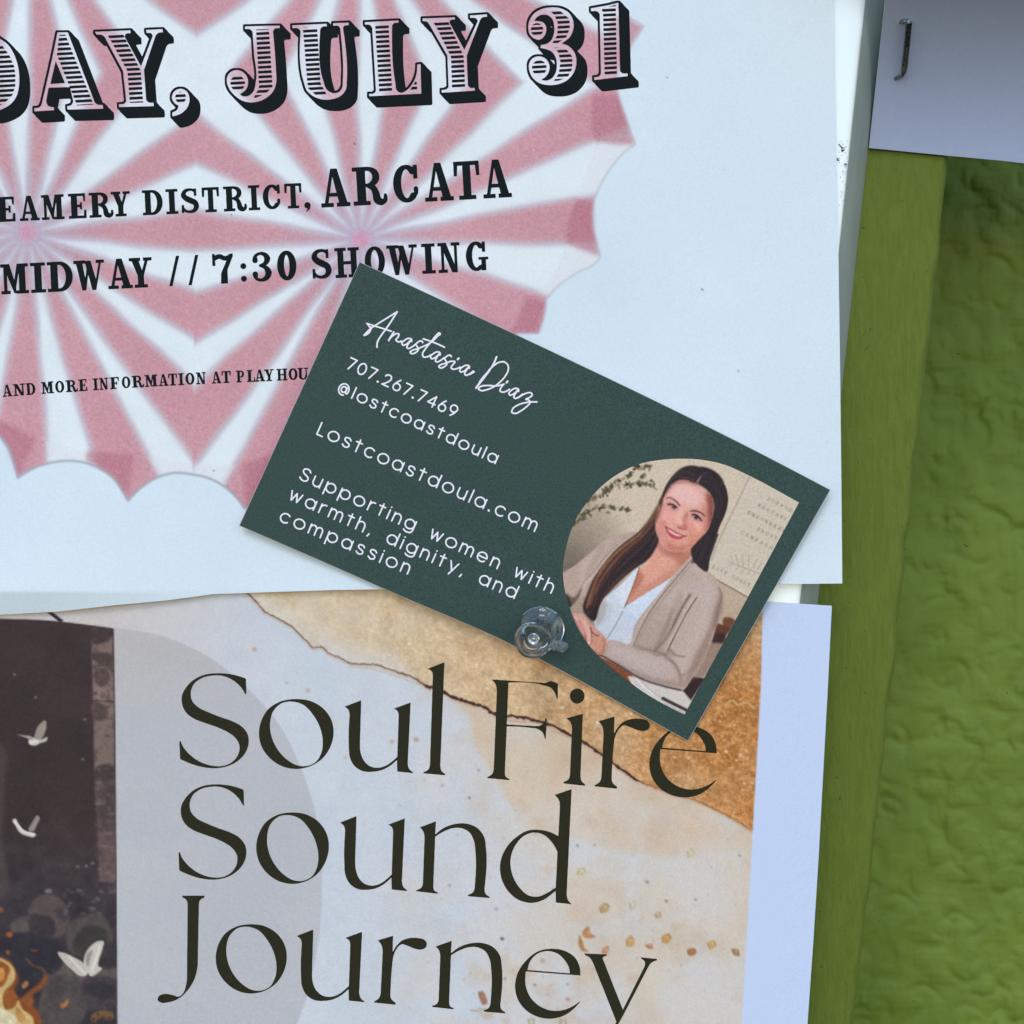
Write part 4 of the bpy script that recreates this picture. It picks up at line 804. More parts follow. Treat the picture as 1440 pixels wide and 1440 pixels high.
    P.poly(z([(800, 960), (860, 960), (760, 1120), (700, 1130)]), (140, 124, 116), 1.5)
    # table, papers, pen
    P.poly(z([(200, 1010), (380, 1090), (420, 1180), (300, 1140)]), (122, 72, 48), .6)
    P.poly(z([(368, 1118), (420, 1125), (640, 1190), (690, 1250), (665, 1330), (520, 1280), (400, 1180)]), (188, 186, 186), .5)
    P.line(z([(410, 1130), (450, 1170), (500, 1215)]), .8, (214, 216, 222), .4, .8)
    P.line(z([(430, 1128), (470, 1180), (540, 1230)]), .5, (150, 148, 152), .5, .8)
    P.line(z([(548, 1232), (668, 1292)]), 2.3, (60, 50, 58), .35, .95)
    P.line(z([(560, 1262), (655, 1310)]), 1.1, (150, 148, 150), .4, .8)
    # cardigan, far side
    car = (164, 149, 143)
    P.poly(S(z([(30, 610), (100, 560), (180, 495), (255, 432), (330, 402), (420, 392), (420, 520), (300, 640), (240, 760), (200, 830), (95, 800), (60, 720)])), car, .5)
    P.poly(S(a9([(300, 520), (520, 300), (700, 170), (600, 400), (460, 640), (330, 760)])), (176, 162, 158), 2.2, .6)
    P.poly(S(a9([(560, 280), (640, 220), (560, 420), (440, 600), (400, 660)])), (150, 134, 130), 1.6, .5)
    P.line(L(a9([(840, 230), (660, 420), (520, 600), (400, 720), (330, 860), (260, 1000)])), 1.6, (184, 172, 164), .8, .7)
    P.line(L(a9([(800, 230), (620, 410), (480, 590), (370, 710), (300, 850)])), .8, (126, 112, 108), .8, .55)
    P.poly(S(a9([(150, 850), (230, 900), (350, 780), (300, 920), (190, 1040)])), (84, 70, 66), 1.2, .8)
    P.poly(S(a9([(140, 860), (190, 920), (215, 1020), (180, 1020), (150, 950)])), (50, 38, 40), .8, .9)
    P.poly(S(a9([(200, 1040), (280, 950), (390, 880), (360, 1060), (330, 1110), (230, 1100)])), (150, 136, 126), .8, .9)
    # blouse
    bl = (184, 194, 210)
    P.poly(S(z([(420, 570), (330, 660), (240, 740), (200, 830), (230, 920), (370, 960), (450, 860), (560, 700), (640, 600), (600, 610), (500, 680), (370, 760)])), bl, .5)
    P.poly(S(a9([(560, 1040), (640, 960), (720, 1000), (640, 1200), (560, 1240)])), (170, 176, 186), 2, .6)
    P.poly(S(a9([(880, 1040), (1000, 1000), (1300, 760), (1200, 1000), (1000, 1300), (900, 1200)])), (176, 194, 222), 2.2, .6)
    # neck and chest
    sk = np.array([190, 144, 132.])
    P.poly(S(z([(500, 440), (470, 560), (420, 590), (388, 660), (360, 750), (480, 690), (610, 605), (670, 560), (700, 470), (640, 430)])), sk * .97, .6)
    P.poly(S(z([(500, 470), (560, 480), (620, 500), (560, 600), (470, 660), (440, 620)])), (206, 154, 142), 3, .6)
    P.poly(S(z([(540, 470), (600, 492), (670, 480), (700, 450), (690, 540), (650, 570), (600, 520)])), (160, 106, 92), 3.4, .7)
    P.poly(S(z([(515, 440), (560, 478), (640, 490), (660, 500), (600, 515), (540, 490)])), (152, 98, 86), 2.6, .65)
    P.poly(S(z([(365, 750), (400, 660), (430, 590), (445, 600), (400, 700)])), (150, 96, 74), 1.6, .6)
    P.poly(S(z([(380, 745), (470, 690), (600, 610), (600, 600), (470, 660), (400, 710)])), (176, 124, 108), 2, .5)
    P.line(z([(352, 772), (366, 748)]), .9, (90, 66, 66), .4, .9)
    P.line(L(z([(430, 570), (400, 660), (358, 745)])), .55, (110, 70, 62), .4, .8)
    # collar of blouse
    P.poly(z([(424, 572), (412, 620), (350, 775), (330, 740), (300, 690)]), (192, 202, 218), .5)
    P.poly(z([(352, 772), (430, 720), (560, 640), (640, 590), (600, 660), (470, 790), (420, 830), (380, 800)]), (186, 200, 222), .5)
    P.line(L(z([(345, 790), (320, 840), (290, 890), (265, 930)])), .55, (110, 112, 128), .4, .8)
    P.line(L(z([(424, 575), (385, 690), (356, 760)])), .4, (128, 84, 76), .3, .7)
    P.poly(S(z([(225, 760), (255, 730), (250, 820), (215, 870)])), (150, 150, 150), 1.5, .6)
    # near cardigan
    P.poly(path(z([(692, 515), (760, 575, 1), (820, 625, 1), (846, 690, 1), (850, 760, 1), (820, 860, 1), (790, 960, 1), (740, 1060, 1), (690, 1140, 1), (650, 1190, 1), (560, 1170, 1), (430, 1130, 1), (330, 1070, 1), (245, 1015), (270, 935), (330, 945, 1), (390, 965), (400, 880, 1), (470, 770, 1), (540, 690, 1), (600, 610, 1), (650, 560, 1)])), (166, 153, 149), .45)
    P.poly(S(z([(560, 700), (700, 640), (800, 680), (800, 820), (720, 980), (640, 1080), (560, 980), (600, 860)])), (176, 164, 164), 5, .55)
    P.poly(S(z([(270, 945), (400, 980), (560, 1020), (620, 1080), (560, 1140), (420, 1100), (290, 1020)])), (174, 163, 165), 3, .6)
    P.poly(S(z([(845, 690), (850, 780), (800, 900), (760, 1020), (690, 1130), (650, 1180), (700, 1040), (780, 880), (815, 760)])), (136, 114, 110), 2.2, .7)
    P.line(L(c9([(820, 600), (850, 680), (820, 850), (760, 1100)])), 1.3, (112, 96, 90), 1, .6)
    P.line(L(z([(700, 520), (600, 640), (520, 740), (450, 850), (400, 965)])), .6, (92, 80, 82), .4, .9)
    P.line(L(z([(693, 515), (590, 632), (510, 735), (440, 845), (388, 960)])), 1.6, (182, 170, 164), 1, .5)
    P.line(L(z([(712, 530), (612, 650), (532, 752), (462, 860), (412, 968)])), 1.5, (140, 126, 122), 1.2, .5)
    P.line(L(c9([(460, 680), (360, 840), (270, 1020), (200, 1160), (100, 1300), (0, 1400)])), 1.5, (96, 80, 78), 1.1, .75)
    P.line(L(c9([(440, 700), (330, 880), (230, 1080)])), 1.0, (110, 90, 86), 1.2, .5)
    P.line(L(c9([(540, 720), (440, 870), (390, 950), (330, 1070), (220, 1290), (170, 1400)])), .75, (72, 60, 66), .5, .9)
    P.line(L(c9([(500, 720), (400, 890), (300, 1090), (180, 1290)])), 1.5, (186, 172, 162), 1, .5)
    P.line(L(c9([(0, 970), (150, 830), (300, 620), (500, 370)])), .6, (92, 80, 82), .4, .0)
    for q in ([(560, 1020), (610, 1060), (640, 1120)], [(590, 985), (560, 1010), (500, 1010)], [(640, 1120), (700, 1080)], [(430, 975), (560, 1010)]):
        P.line(L(z(q)), .9, (124, 108, 106), 1.1, .7)
    P.poly(S(z([(395, 965), (430, 900), (500, 850), (560, 840), (560, 960), (480, 1000)])), (158, 144, 138), 3.5, .5)
    P.line(L(z([(640, 700), (600, 800), (560, 900), (520, 985)])), [3.2] * 29, (128, 112, 108), 3.4, .4)
    P.line(L(z([(410, 968), (470, 985), (540, 1002), (600, 1015)])), [1.6] * 22, (104, 88, 86), 2.2, .5)
    P.line(L(z([(600, 780), (560, 880), (510, 985)])), [1.2] * 15, (96, 82, 80), 1.8, .4)
    P.line(L(z([(760, 700), (740, 850), (670, 1000), (640, 1090)])), [6.] * 22, (184, 172, 172), 5, .45)
    P.line(L(z([(300, 975), (420, 1030), (540, 1075)])), [5.] * 15, (184, 174, 176), 4, .5)
    P.line(L(z([(300, 1050), (430, 1112), (560, 1152), (640, 1165)])), [3.] * 22, (132, 118, 118), 2.4, .55)
    P.line(L(z([(560, 1025), (600, 1050), (625, 1090), (640, 1150)])), [1.6] * 22, (118, 102, 102), 1.4, .6)
    P.line(L(z([(585, 985), (610, 1010), (660, 1020)])), [1.] * 15, (104, 90, 92), 1, .7)
    P.line(L(z([(690, 560), (760, 620), (800, 680)])), [4.] * 15, (182, 170, 166), 3.5, .5)
    P.line(L(z([(245, 1018), (330, 1068), (430, 1128), (560, 1172), (640, 1190)])), 1.1, (58, 44, 52), .7, .9)
    P.line(L(z([(268, 938), (252, 980), (246, 1015)])), .8, (196, 184, 178), .5, .7)
    # hands
    P.poly(S(b9([(190, 10), (240, 25), (340, 30), (420, 110), (500, 190), (640, 330), (660, 360), (640, 460), (600, 540), (520, 550), (440, 450), (380, 400), (300, 270), (230, 130)])), (188, 146, 138), .6)
    P.poly(S(b9([(470, 270), (640, 330), (655, 380), (620, 520), (540, 540), (480, 480), (470, 380)])), (186, 140, 126), 1.6, .6)
    P.poly(S(b9([(300, 60), (380, 110), (450, 250), (465, 380), (430, 425), (400, 390), (390, 290), (340, 170)])), (200, 156, 148), .9, .9)
    P.poly(S(b9([(215, 60), (290, 120), (350, 250), (395, 380), (330, 300), (250, 170)])), (196, 152, 148), .8, .9)
    P.line(L(b9([(300, 110), (350, 210), (385, 300), (398, 390)])), .7, (118, 64, 66), .5, .9)
    P.line(L(b9([(455, 200), (480, 270), (560, 310)])), .8, (112, 58, 58), .5, .9)
    P.line(L(b9([(215, 40), (290, 180), (370, 330), (420, 430)])), .9, (124, 82, 78), .7, .8)
    P.line(L(b9([(250, 60), (320, 160), (375, 290)])), 1.0, (212, 174, 168), .8, .8)
    P.line(L(b9([(370, 120), (420, 220), (440, 340)])), 1.3, (214, 174, 166), .9, .8)
    P.line(L(b9([(500, 500), (560, 540), (620, 520)])), 1.8, (150, 98, 90), 1.2, .7)
    P.line(L(b9([(440, 440), (480, 500), (540, 545)])), 1.2, (150, 100, 96), .9, .7)
    P.line(L(b9([(620, 350), (630, 420), (610, 500)])), 2.0, (160, 108, 96), 1.3, .6)
    P.line(L(b9([(465, 260), (470, 330), (462, 400)])), .6, (130, 76, 70), .6, .8)
    P.line(b9([(425, 405), (440, 385)]), 1.4, (222, 182, 184), .5, .8)
    P.line(L(b9([(500, 548), (560, 560), (610, 560)])), .9, (60, 38, 42), .5, .9)
    # hair behind: long side falling over the cardigan, right side behind the neck
    hd = (52, 34, 38)
    P.poly(path(z([(590, 170, 1), (556, 225, 1), (512, 292, 1), (470, 350, 1), (400, 410, 1), (320, 470, 1), (250, 550, 1), (200, 620, 1), (165, 700, 1), (145, 780, 1), (165, 815, 1), (195, 840, 1), (215, 800, 1), (225, 750, 1), (270, 700, 1), (350, 620, 1), (420, 565, 1), (470, 530, 1), (510, 470, 1), (530, 420, 1), (540, 300, 1), (592, 210, 1)])), (52, 34, 36), .9)
    q = [[(548, 200), (510, 290), (440, 385), (330, 475), (240, 580), (185, 690), (155, 790)], [(545, 260), (515, 350), (450, 430), (350, 520), (270, 620), (215, 720), (190, 830)], [(530, 330), (520, 410), (470, 490), (400, 560), (300, 650), (230, 745), (205, 830)]]
    q = [np.array(path(C(z(s_)), False, 9)) for s_ in q]
    for i in range(150):
        t_ = r.uniform(0, 2); k0 = int(min(t_, 1.999)); ff = t_ - k0
        s_ = q[k0] * (1 - ff) + q[k0 + 1] * ff + r.normal(0, .5, 2)
        a_, b_ = sorted(r.integers(0, len(s_), 2)); b_ = min(len(s_), b_ + 8)
        if t_ < .55: col = [(112, 76, 58), (84, 56, 46), (138, 104, 82), (50, 32, 32)][r.integers(4)]
        elif t_ < 1.3: col = [(74, 46, 42), (98, 62, 52), (38, 25, 31), (26, 19, 32)][r.integers(4)]
        else: col = [(30, 22, 36), (52, 34, 40), (84, 54, 50), (24, 20, 38)][r.integers(4)]
        P.line(s_[a_:b_], r.uniform(.3, .75), col, .35, r.uniform(.4, .85))
    P.poly(S(z([(470, 440), (510, 400), (525, 420), (510, 470), (440, 545), (400, 560)])), (26, 20, 38), 1.5, .75)
    P.poly(S(z([(145, 790), (170, 760), (215, 790), (200, 838), (165, 815)])), (36, 28, 40), 1.5, .7)
    P.poly(path(z([(860, 150, 1), (878, 220, 1), (862, 300, 1), (835, 360, 1), (812, 430, 1), (785, 510, 1), (768, 590, 1), (735, 570, 1), (705, 535, 1), (690, 490, 1), (700, 450, 1), (760, 400, 1), (800, 300, 1)])), (40, 28, 36), .6)
    for i in range(44):
        x0 = r.uniform(715, 800); P.line(L(z([(x0 + 30, 400), (x0 + 5, 470), (x0 - 25 + r.uniform(-8, 8), 545)])), r.uniform(.3, .7), [(70, 48, 54), (50, 36, 50), (20, 18, 34)][r.integers(3)], .4, r.uniform(.3, .7))
    for i in range(90):     # loose strands softening the outline of the long hair
        s_ = q[0] * 1.0 + r.normal(0, .8, 2) + (-r.uniform(-1.5, 1.6), -r.uniform(-.6, .9)); a_ = r.integers(0, len(s_) - 12)
        P.line(s_[a_:a_ + 12], r.uniform(.3, .7), [(150, 116, 92), (120, 88, 68), (88, 60, 50), (66, 44, 42)][r.integers(4)], .6, r.uniform(.35, .7))
    for i in range(60):
        s_ = q[2] + r.normal(0, .9, 2); a_ = r.integers(0, len(s_) - 12)
        P.line(s_[a_:a_ + 12], r.uniform(.3, .6), [(60, 40, 44), (40, 28, 38), (84, 56, 52)][r.integers(3)], .6, r.uniform(.35, .7))
    # ---- face
    face = path(f([(640, 180, 1), (760, 170, 1), (900, 215, 1), (1040, 300, 1), (1150, 390, 1), (1230, 520, 1), (1240, 640, 1), (1230, 780, 1), (1190, 900, 1), (1160, 1000, 1), (1080, 1090, 1), (990, 1190, 1), (900, 1290, 1), (780, 1370, 1), (640, 1390, 1), (500, 1370, 1), (400, 1300, 1), (310, 1160, 1), (262, 1010, 1), (262, 880, 1), (290, 740, 1), (330, 600, 1), (400, 440, 1), (500, 290, 1)]))
    fm = P.mask(face, .5)
    P.poly(face, (198, 152, 144), .8)
    g = lambda pts, col, bl, al: P.poly(S(f(pts)), col, bl, al, fm)
    g([(560, 300), (760, 250), (960, 330), (1060, 480), (960, 620), (760, 600), (600, 520), (480, 440)], (212, 177, 178), 3.6, .8)
    g([(300, 700), (480, 660), (600, 760), (560, 900), (400, 920), (290, 880)], (206, 150, 144), 2.6, .7)
    g([(640, 620), (720, 640), (740, 780), (700, 900), (620, 880), (600, 740)], (216, 168, 164), 2.0, .7)
    g([(820, 880), (1000, 880), (1080, 960), (980, 1080), (840, 1020)], (212, 156, 142), 3, .7)
    g([(1180, 380), (1260, 520), (1260, 800), (1180, 1000), (1080, 1100), (1120, 900), (1160, 700), (1130, 500)], (150, 86, 76), 3.0, .85)
    g([(1080, 1060), (1000, 1180), (880, 1300), (740, 1380), (620, 1390), (760, 1290), (880, 1200), (980, 1080)], (172, 108, 88), 3, .7)
    g([(480, 1220), (620, 1300), (760, 1280), (700, 1370), (560, 1390), (420, 1300)], (168, 100, 84), 2.6, .7)
    g([(560, 1190), (640, 1210), (720, 1200), (700, 1260), (600, 1260)], (196, 132, 116), 2, .6)
    g([(262, 880), (300, 740), (330, 760), (300, 900), (330, 1100), (400, 1260), (330, 1200)], (176, 122, 112), 2.0, .6)
    g([(780, 1130), (900, 1090), (1000, 1090), (900, 1200), (800, 1230)], (190, 128, 104), 2, .6)
    # soft modelling of the cheeks and temples
    g([(330, 640), (380, 560), (420, 640), (380, 780), (330, 820)], (180, 128, 126), 2.0, .5)
    g([(330, 860), (440, 900), (430, 1040), (520, 1180), (600, 1260), (480, 1300), (360, 1180)], (182, 124, 118), 2.6, .55)
    g([(860, 900), (980, 1000), (900, 1120), (800, 1100), (820, 1000)], (190, 130, 124), 2.2, .5)
    g([(1060, 600), (1160, 640), (1140, 860), (1060, 980), (1040, 820)], (176, 118, 110), 2.8, .6)
    g([(400, 780), (500, 740), (560, 800), (500, 860), (420, 860)], (216, 164, 162), 1.8, .6)
    g([(900, 900), (1000, 900), (1020, 960), (940, 990)], (216, 168, 160), 1.8, .6)
    # nose
    g([(740, 780), (800, 760), (800, 880), (810, 960), (770, 990), (720, 960), (720, 880)], (176, 116, 112), 1.4, .75)
    g([(640, 940), (720, 930), (800, 960), (790, 1010), (740, 1020), (690, 1010), (640, 990)], (170, 106, 104), 1.0, .75)
    P.line(L(f([(635, 975), (670, 992), (700, 990)])), .5, (106, 50, 54), .5, .85); P.line(L(f([(720, 1010), (760, 1014), (785, 1000)])), .45, (112, 56, 58), .5, .8)
    g([(660, 880), (710, 890), (720, 940), (680, 950), (640, 930)], (214, 174, 166), 1.2, .7)
    # eyes: left of the picture
    g([(430, 560), (500, 545), (600, 590), (660, 660), (640, 710), (560, 690), (470, 640)], (180, 128, 128), 1.5, .55)
    P.poly(S(f([(490, 600), (540, 590), (600, 625), (630, 670), (590, 675), (530, 640)])), (150, 122, 126), .5, .8)
    P.poly(ell(*f([(575, 633)])[0], 2.6, 2.5), (50, 36, 44), .6, .95)
    P.line(L(f([(462, 590), (500, 578), (550, 590), (600, 618), (632, 650)])), [.5] * 1 or .6, (42, 26, 34), .35, .95)
    P.line(L(f([(470, 596), (510, 590), (560, 606), (610, 640)])), .75, (40, 26, 34), .35, .9)
    P.line(L(f([(530, 650), (580, 690), (625, 690)])), .4, (150, 104, 110), .5, .7)
    P.line(f([(568, 622), (570, 622)]), .5, (190, 180, 190), .3, .7)
    P.line(L(f([(440, 492), (500, 478), (560, 505), (630, 560), (672, 608)])), list(np.interp(np.linspace(0, 1, 29), [0, .3, .7, 1], [.5, .9, 1.2, 1.0])), (92, 60, 64), .5, .85)
    # other eye
    g([(860, 740), (960, 740), (1060, 820), (1060, 890), (980, 890), (880, 830)], (176, 122, 122), 1.6, .55)
    P.poly(S(f([(885, 780), (950, 770), (1010, 815), (1030, 855), (980, 860), (920, 825)])), (148, 118, 124), .5, .75)
    P.poly(ell(*f([(950, 808)])[0], 2.7, 2.6), (38, 26, 40), .6, .95)
    P.line(L(f([(880, 768), (930, 762), (985, 795), (1020, 840), (1036, 866)])), .95, (36, 24, 36), .35, .95)
    P.line(L(f([(900, 830), (950, 860), (1000, 872)])), .4, (146, 98, 104), .5, .7)
    P.line(L(f([(845, 705), (900, 700), (980, 712), (1050, 748), (1100, 800)])), list(np.interp(np.linspace(0, 1, 29), [0, .3, .7, 1], [.7, 1.3, 1.1, .5])), (78, 48, 52), .5, .88)
    g([(760, 740), (810, 720), (800, 790), (760, 800)], (160, 106, 104), 1.0, .6)
    # smile
    P.poly(S(f([(428, 965), (470, 990), (540, 1030), (620, 1075), (700, 1110), (775, 1128), (730, 1150), (690, 1175), (620, 1182), (545, 1160), (480, 1100), (440, 1030)])), (160, 66, 80), .5, .92)
    P.poly(S(f([(462, 1004), (520, 1034), (600, 1080), (690, 1114), (712, 1124), (670, 1132), (600, 1116), (535, 1086), (485, 1044)])), (216, 186, 188), .5, .95)
    P.line(L(f([(430, 962), (500, 1000), (580, 1045), (670, 1095), (775, 1128)])), .5, (120, 52, 58), .4, .85)
    P.line(L(f([(520, 1120), (590, 1150), (660, 1152)])), .9, (188, 76, 92), .6, .7)
    P.line(f([(425, 955), (435, 985)]), .5, (120, 66, 62), .5, .8); P.line(f([(770, 1124), (784, 1132)]), .55, (110, 52, 54), .4, .8)
    P.line(L(f([(490, 830), (420, 870), (385, 920)])), .8, (168, 104, 98), 1.1, .6)
    P.line(L(f([(800, 1010), (840, 1060), (850, 1130)])), .8, (172, 108, 96), 1.3, .55)
    P.line(L(f([(900, 1180), (980, 1110), (1060, 1050)])), 1.0, (216, 158, 120), 1.3, .5)
    # ear shadow and jaw against hair
    g([(1090, 1020), (1160, 960), (1190, 900), (1210, 1000), (1150, 1080)], (176, 116, 100), 1.0, .6)
    # hair on top, parting
    P.poly(path(f([(330, 590, 1), (370, 450, 1), (440, 290, 1), (520, 160, 1), (600, 60, 1), (700, -20, 1), (820, -60, 1), (950, -55, 1), (1000, -40, 1), (1100, -30, 1), (1220, 10, 1), (1320, 80, 1), (1400, 190, 1), (1440, 330, 1), (1460, 460, 1), (1440, 600, 1), (1400, 740, 1), (1340, 900, 1), (1280, 1040, 1), (1220, 1160), (1120, 1090), (1180, 960, 1), (1240, 800, 1), (1250, 640, 1), (1230, 500, 1), (1160, 380, 1), (1050, 290, 1), (960, 240, 1), (880, 215, 1), (760, 175, 1), (640, 190, 1), (540, 250, 1), (450, 370, 1), (390, 480, 1), (345, 620, 1)])), (38, 26, 30), 1.0)
    for i in range(90):
        u = r.uniform(0, 1)
        if i % 2: s_ = [(960 - 40 * u, 230 - 160 * u), (780 - 60 * u, 60 + 120 * (1 - u) - 60 * u), (600, 140 - 60 * u), (480 - 20 * u, 300 - 40 * u), (380, 470)]
        else: s_ = [(1000 + 20 * u, 230 - 150 * u), (1150 + 60 * u, 220 - 120 * u), (1260 + 90 * u, 360 - 60 * u), (1300 + 90 * u, 560), (1280 + 70 * u, 800)]
        P.line(L(f([(a_ + r.normal(0, 8), b_ + r.normal(0, 8)) for a_, b_ in s_])), r.uniform(.3, .6), [(60, 42, 48), (44, 32, 44), (20, 17, 30), (78, 56, 58)][r.integers(4)], .35, r.uniform(.3, .65))
    P.line(L(f([(960, 245), (985, 180), (1030, 120)])), list(np.linspace(1.6, .6, 15)), (176, 138, 136), .6, .85)
    P.line(L(f([(1040, 110), (1090, 70), (1160, 40), (1220, 70)])), 1.0, (86, 68, 70), .6, .7)
    P.poly(S(f([(1000, -40), (1100, -30), (1240, 40), (1330, 110), (1230, 90), (1100, 20)])), (24, 20, 30), .8, .8)
    for i in range(60):      # fine hairs along the hairline
        u = r.uniform(0, 1); hl = path(C(f([(360, 560), (450, 370), (540, 250), (640, 190), (760, 175), (880, 215), (1050, 290), (1160, 380), (1230, 500), (1250, 640)])), False)
        q_ = hl[int(u * (len(hl) - 4))]; d_ = hl[int(u * (len(hl) - 4)) + 3] - q_; d_ = d_ / np.hypot(*d_)
        nn_ = np.array([-d_[1], d_[0]]) * -1
        P.line([q_ + nn_ * r.uniform(.5, 3), q_ - nn_ * r.uniform(.3, 1.6) + d_ * r.uniform(-1, 1)], .4, (70, 46, 48), .6, .55)
    g([(1120, 380), (1230, 500), (1250, 640), (1240, 800), (1190, 940), (1150, 800), (1150, 600)], (110, 64, 62), 2.2, .7)
    g([(400, 480), (520, 290), (640, 195), (760, 180), (900, 220), (1040, 300), (900, 260), (740, 230), (600, 260), (500, 360)], (140, 96, 96), 1.8, .6)
    P.poly(S(z([(545, 200), (530, 260), (505, 320), (512, 340), (530, 300), (548, 240)])), (96, 66, 54), 1, .7)
    g2 = np.random.default_rng(4)
    P.im = blur(P.im, .7)
    P.im = (P.im - 132) * 1.15 + np.array([137, 134, 131.])
    P.im = P.im + blur(g2.normal(0, 1, (H, W)), 1.0)[..., None] * 15 + blur(g2.normal(0, 1, (H, W, 3)), 1.0) * 7
    return P
# ---------------------------------------------------------------- mesh helpers
COL = scene.collection
def W3(px, py, d):
    """sheet coordinates + height above the board (m) -> world"""
    f = (CAM - d) / CAM
    return np.stack([(px - 720) * S * f, -d + 0 * px, (720 - py) * S * f], -1)

def link(name, me, mat=None, parent=None, smooth=False):
    o = bpy.data.objects.new(name, me); COL.objects.link(o)
    if mat: me.materials.append(mat)
    if parent: o.parent = parent
    if smooth: me.polygons.foreach_set('use_smooth', np.ones(len(me.polygons), bool))
    return o

def mesh_np(name, v, loops, sizes, col=None):
    me = bpy.data.meshes.new(name)
    me.vertices.add(len(v)); me.vertices.foreach_set('co', np.ascontiguousarray(v, np.float32).ravel())
    me.loops.add(len(loops)); me.loops.foreach_set('vertex_index', np.ascontiguousarray(loops, np.int32))
    me.polygons.add(len(sizes)); st = np.concatenate([[0], np.cumsum(sizes)[:-1]])
    me.polygons.foreach_set('loop_start', st.astype(np.int32))
    me.update(calc_edges=True)
    if col is not None:
        at = me.color_attributes.new('print', 'FLOAT_COLOR', 'POINT')
        c = np.ones((len(v), 4), np.float32); c[:, :3] = col; at.data.foreach_set('color', c.ravel())
    return me

def grid_mesh(name, V, col=None, flip=False):
    h, w = V.shape[:2]
    i = np.arange(h * w).reshape(h, w)
    q = np.stack([i[:-1, :-1], i[1:, :-1], i[1:, 1:], i[:-1, 1:]], -1).reshape(-1, 4)
    if flip: q = q[:, ::-1]
    return mesh_np(name, V.reshape(-1, 3), q.ravel(), np.full(len(q), 4), None if col is None else col.reshape(-1, 3))

def ink_mesh(name, cv, dfun, lift, iso=.5, colfun=None):
    """mesh of the inked area of a canvas, by marching squares, laid on the sheet"""
    A = np.pad(cv.a.astype(float), 1); A = np.where(np.abs(A - iso) < 1e-4, iso + 1e-4, A)
    h, w = A.shape
    ins = A > iso
    case = (ins[:-1, :-1] * 1 + ins[:-1, 1:] * 2 + ins[1:, 1:] * 4 + ins[1:, :-1] * 8)
    J, I = np.nonzero(case); cs = case[J, I]
    N = h * w
    gid = J * w + I
    ids = {'a': gid, 'b': gid + 1, 'c': gid + w + 1, 'd': gid + w, 'T': N + gid, 'B': N + gid + w, 'L': 2 * N + gid, 'R': 2 * N + gid + 1}
    tab = {1: ['aTL'], 2: ['bRT'], 3: ['abRL'], 4: ['cBR'], 5: ['aTL', 'cBR'], 6: ['bcBT'], 7: ['abcBL'], 8: ['dLB'], 9: ['aTBd'], 10: ['bRT', 'dLB'], 11: ['abRBd'], 12: ['RcdL'], 13: ['aTRcd'], 14: ['TbcdL'], 15: ['abcd']}
    loops, sizes = [], []
    for k, ps in tab.items():
        s = cs == k
        if not s.any(): continue
        for p in ps:
            q = np.stack([ids[ch][s] for ch in p[::-1]], 1)
            loops.append(q.ravel()); sizes.append(np.full(len(q), len(p)))
    loops = np.concatenate(loops); sizes = np.concatenate(sizes)
    u, inv = np.unique(loops, return_inverse=True)
    kind, g = u // N, u % N
    y, x = (g // w).astype(float), (g % w).astype(float)
    a0 = A.ravel()[g]; a1 = A.ravel()[np.minimum(g + np.where(kind == 2, w, 1), N - 1)]
    t = np.where(kind > 0, (iso - a0) / np.where(np.abs(a1 - a0) < 1e-9, 1, a1 - a0), 0); t = np.clip(t, 0, 1)
    x = x + np.where(kind == 1, t, 0); y = y + np.where(kind == 2, t, 0)
    px = (x - 1 + .5) / cv.k + cv.x0; py = (y - 1 + .5) / cv.k + cv.y0
    V = W3(px, py, dfun(px, py) + lift)
    return mesh_np(name, V, inv, sizes, colfun(px, py) if colfun else None)

def skirt(name, rim, back, mat, parent):
    """edge and back of a sheet: closed rim (front), and the same rim set back"""
    n = len(rim); V = np.concatenate([rim, back])
    i = np.arange(n); j = (i + 1) % n
    q = np.stack([i, i + n, j + n, j], 1)
    return link(name, mesh_np(name, V, q.ravel(), np.full(n, 4)), mat, parent)

def tag(o, label=None, cat=None, kind=None, group=None):
    if label: o['label'] = label
    if cat: o['category'] = cat
    if kind: o['kind'] = kind
    if group: o['group'] = group
    return o

def thing(name, loc, label, cat):
    o = bpy.data.objects.new(name, None); COL.objects.link(o); o.location = loc; o.empty_display_size = .01
    bpy.context.view_layer.update()
    return tag(o, label, cat)

def adopt(root):
    """children were modelled in place: keep them there under the thing's own origin"""
    for c in COL.objects:
        if c.parent == root: c.matrix_parent_inverse = root.matrix_world.inverted()

# ---------------------------------------------------------------- materials
def mat(name, base=(.8, .8, .8), rough=.6, metal=0., spec=.5, **kw):
    m = bpy.data.materials.new(name); m.use_nodes = True
    b = m.node_tree.nodes['Principled BSDF']
    b.inputs['Base Color'].default_value = (*base, 1); b.inputs['Roughness'].default_value = rough
    b.inputs['Metallic'].default_value = metal; b.inputs['Specular IOR Level'].default_value = spec
    for k, v in kw.items(): b.inputs[k.replace('_', ' ')].default_value = v
    return m, m.node_tree.nodes, m.node_tree.links, b

def noise_node(n, l, scale, detail=3, rough=.6, stretch=None):
    tc = n.new('ShaderNodeTexCoord'); t = n.new('ShaderNodeTexNoise')
    t.inputs['Scale'].default_value = scale; t.inputs['Detail'].default_value = detail; t.inputs['Roughness'].default_value = rough
    if stretch:
        mp = n.new('ShaderNodeMapping'); mp.inputs['Scale'].default_value = stretch
        l.new(tc.outputs['Object'], mp.inputs[0]); l.new(mp.outputs[0], t.inputs[0])
    else: l.new(tc.outputs['Object'], t.inputs[0])
    return t.outputs['Fac']

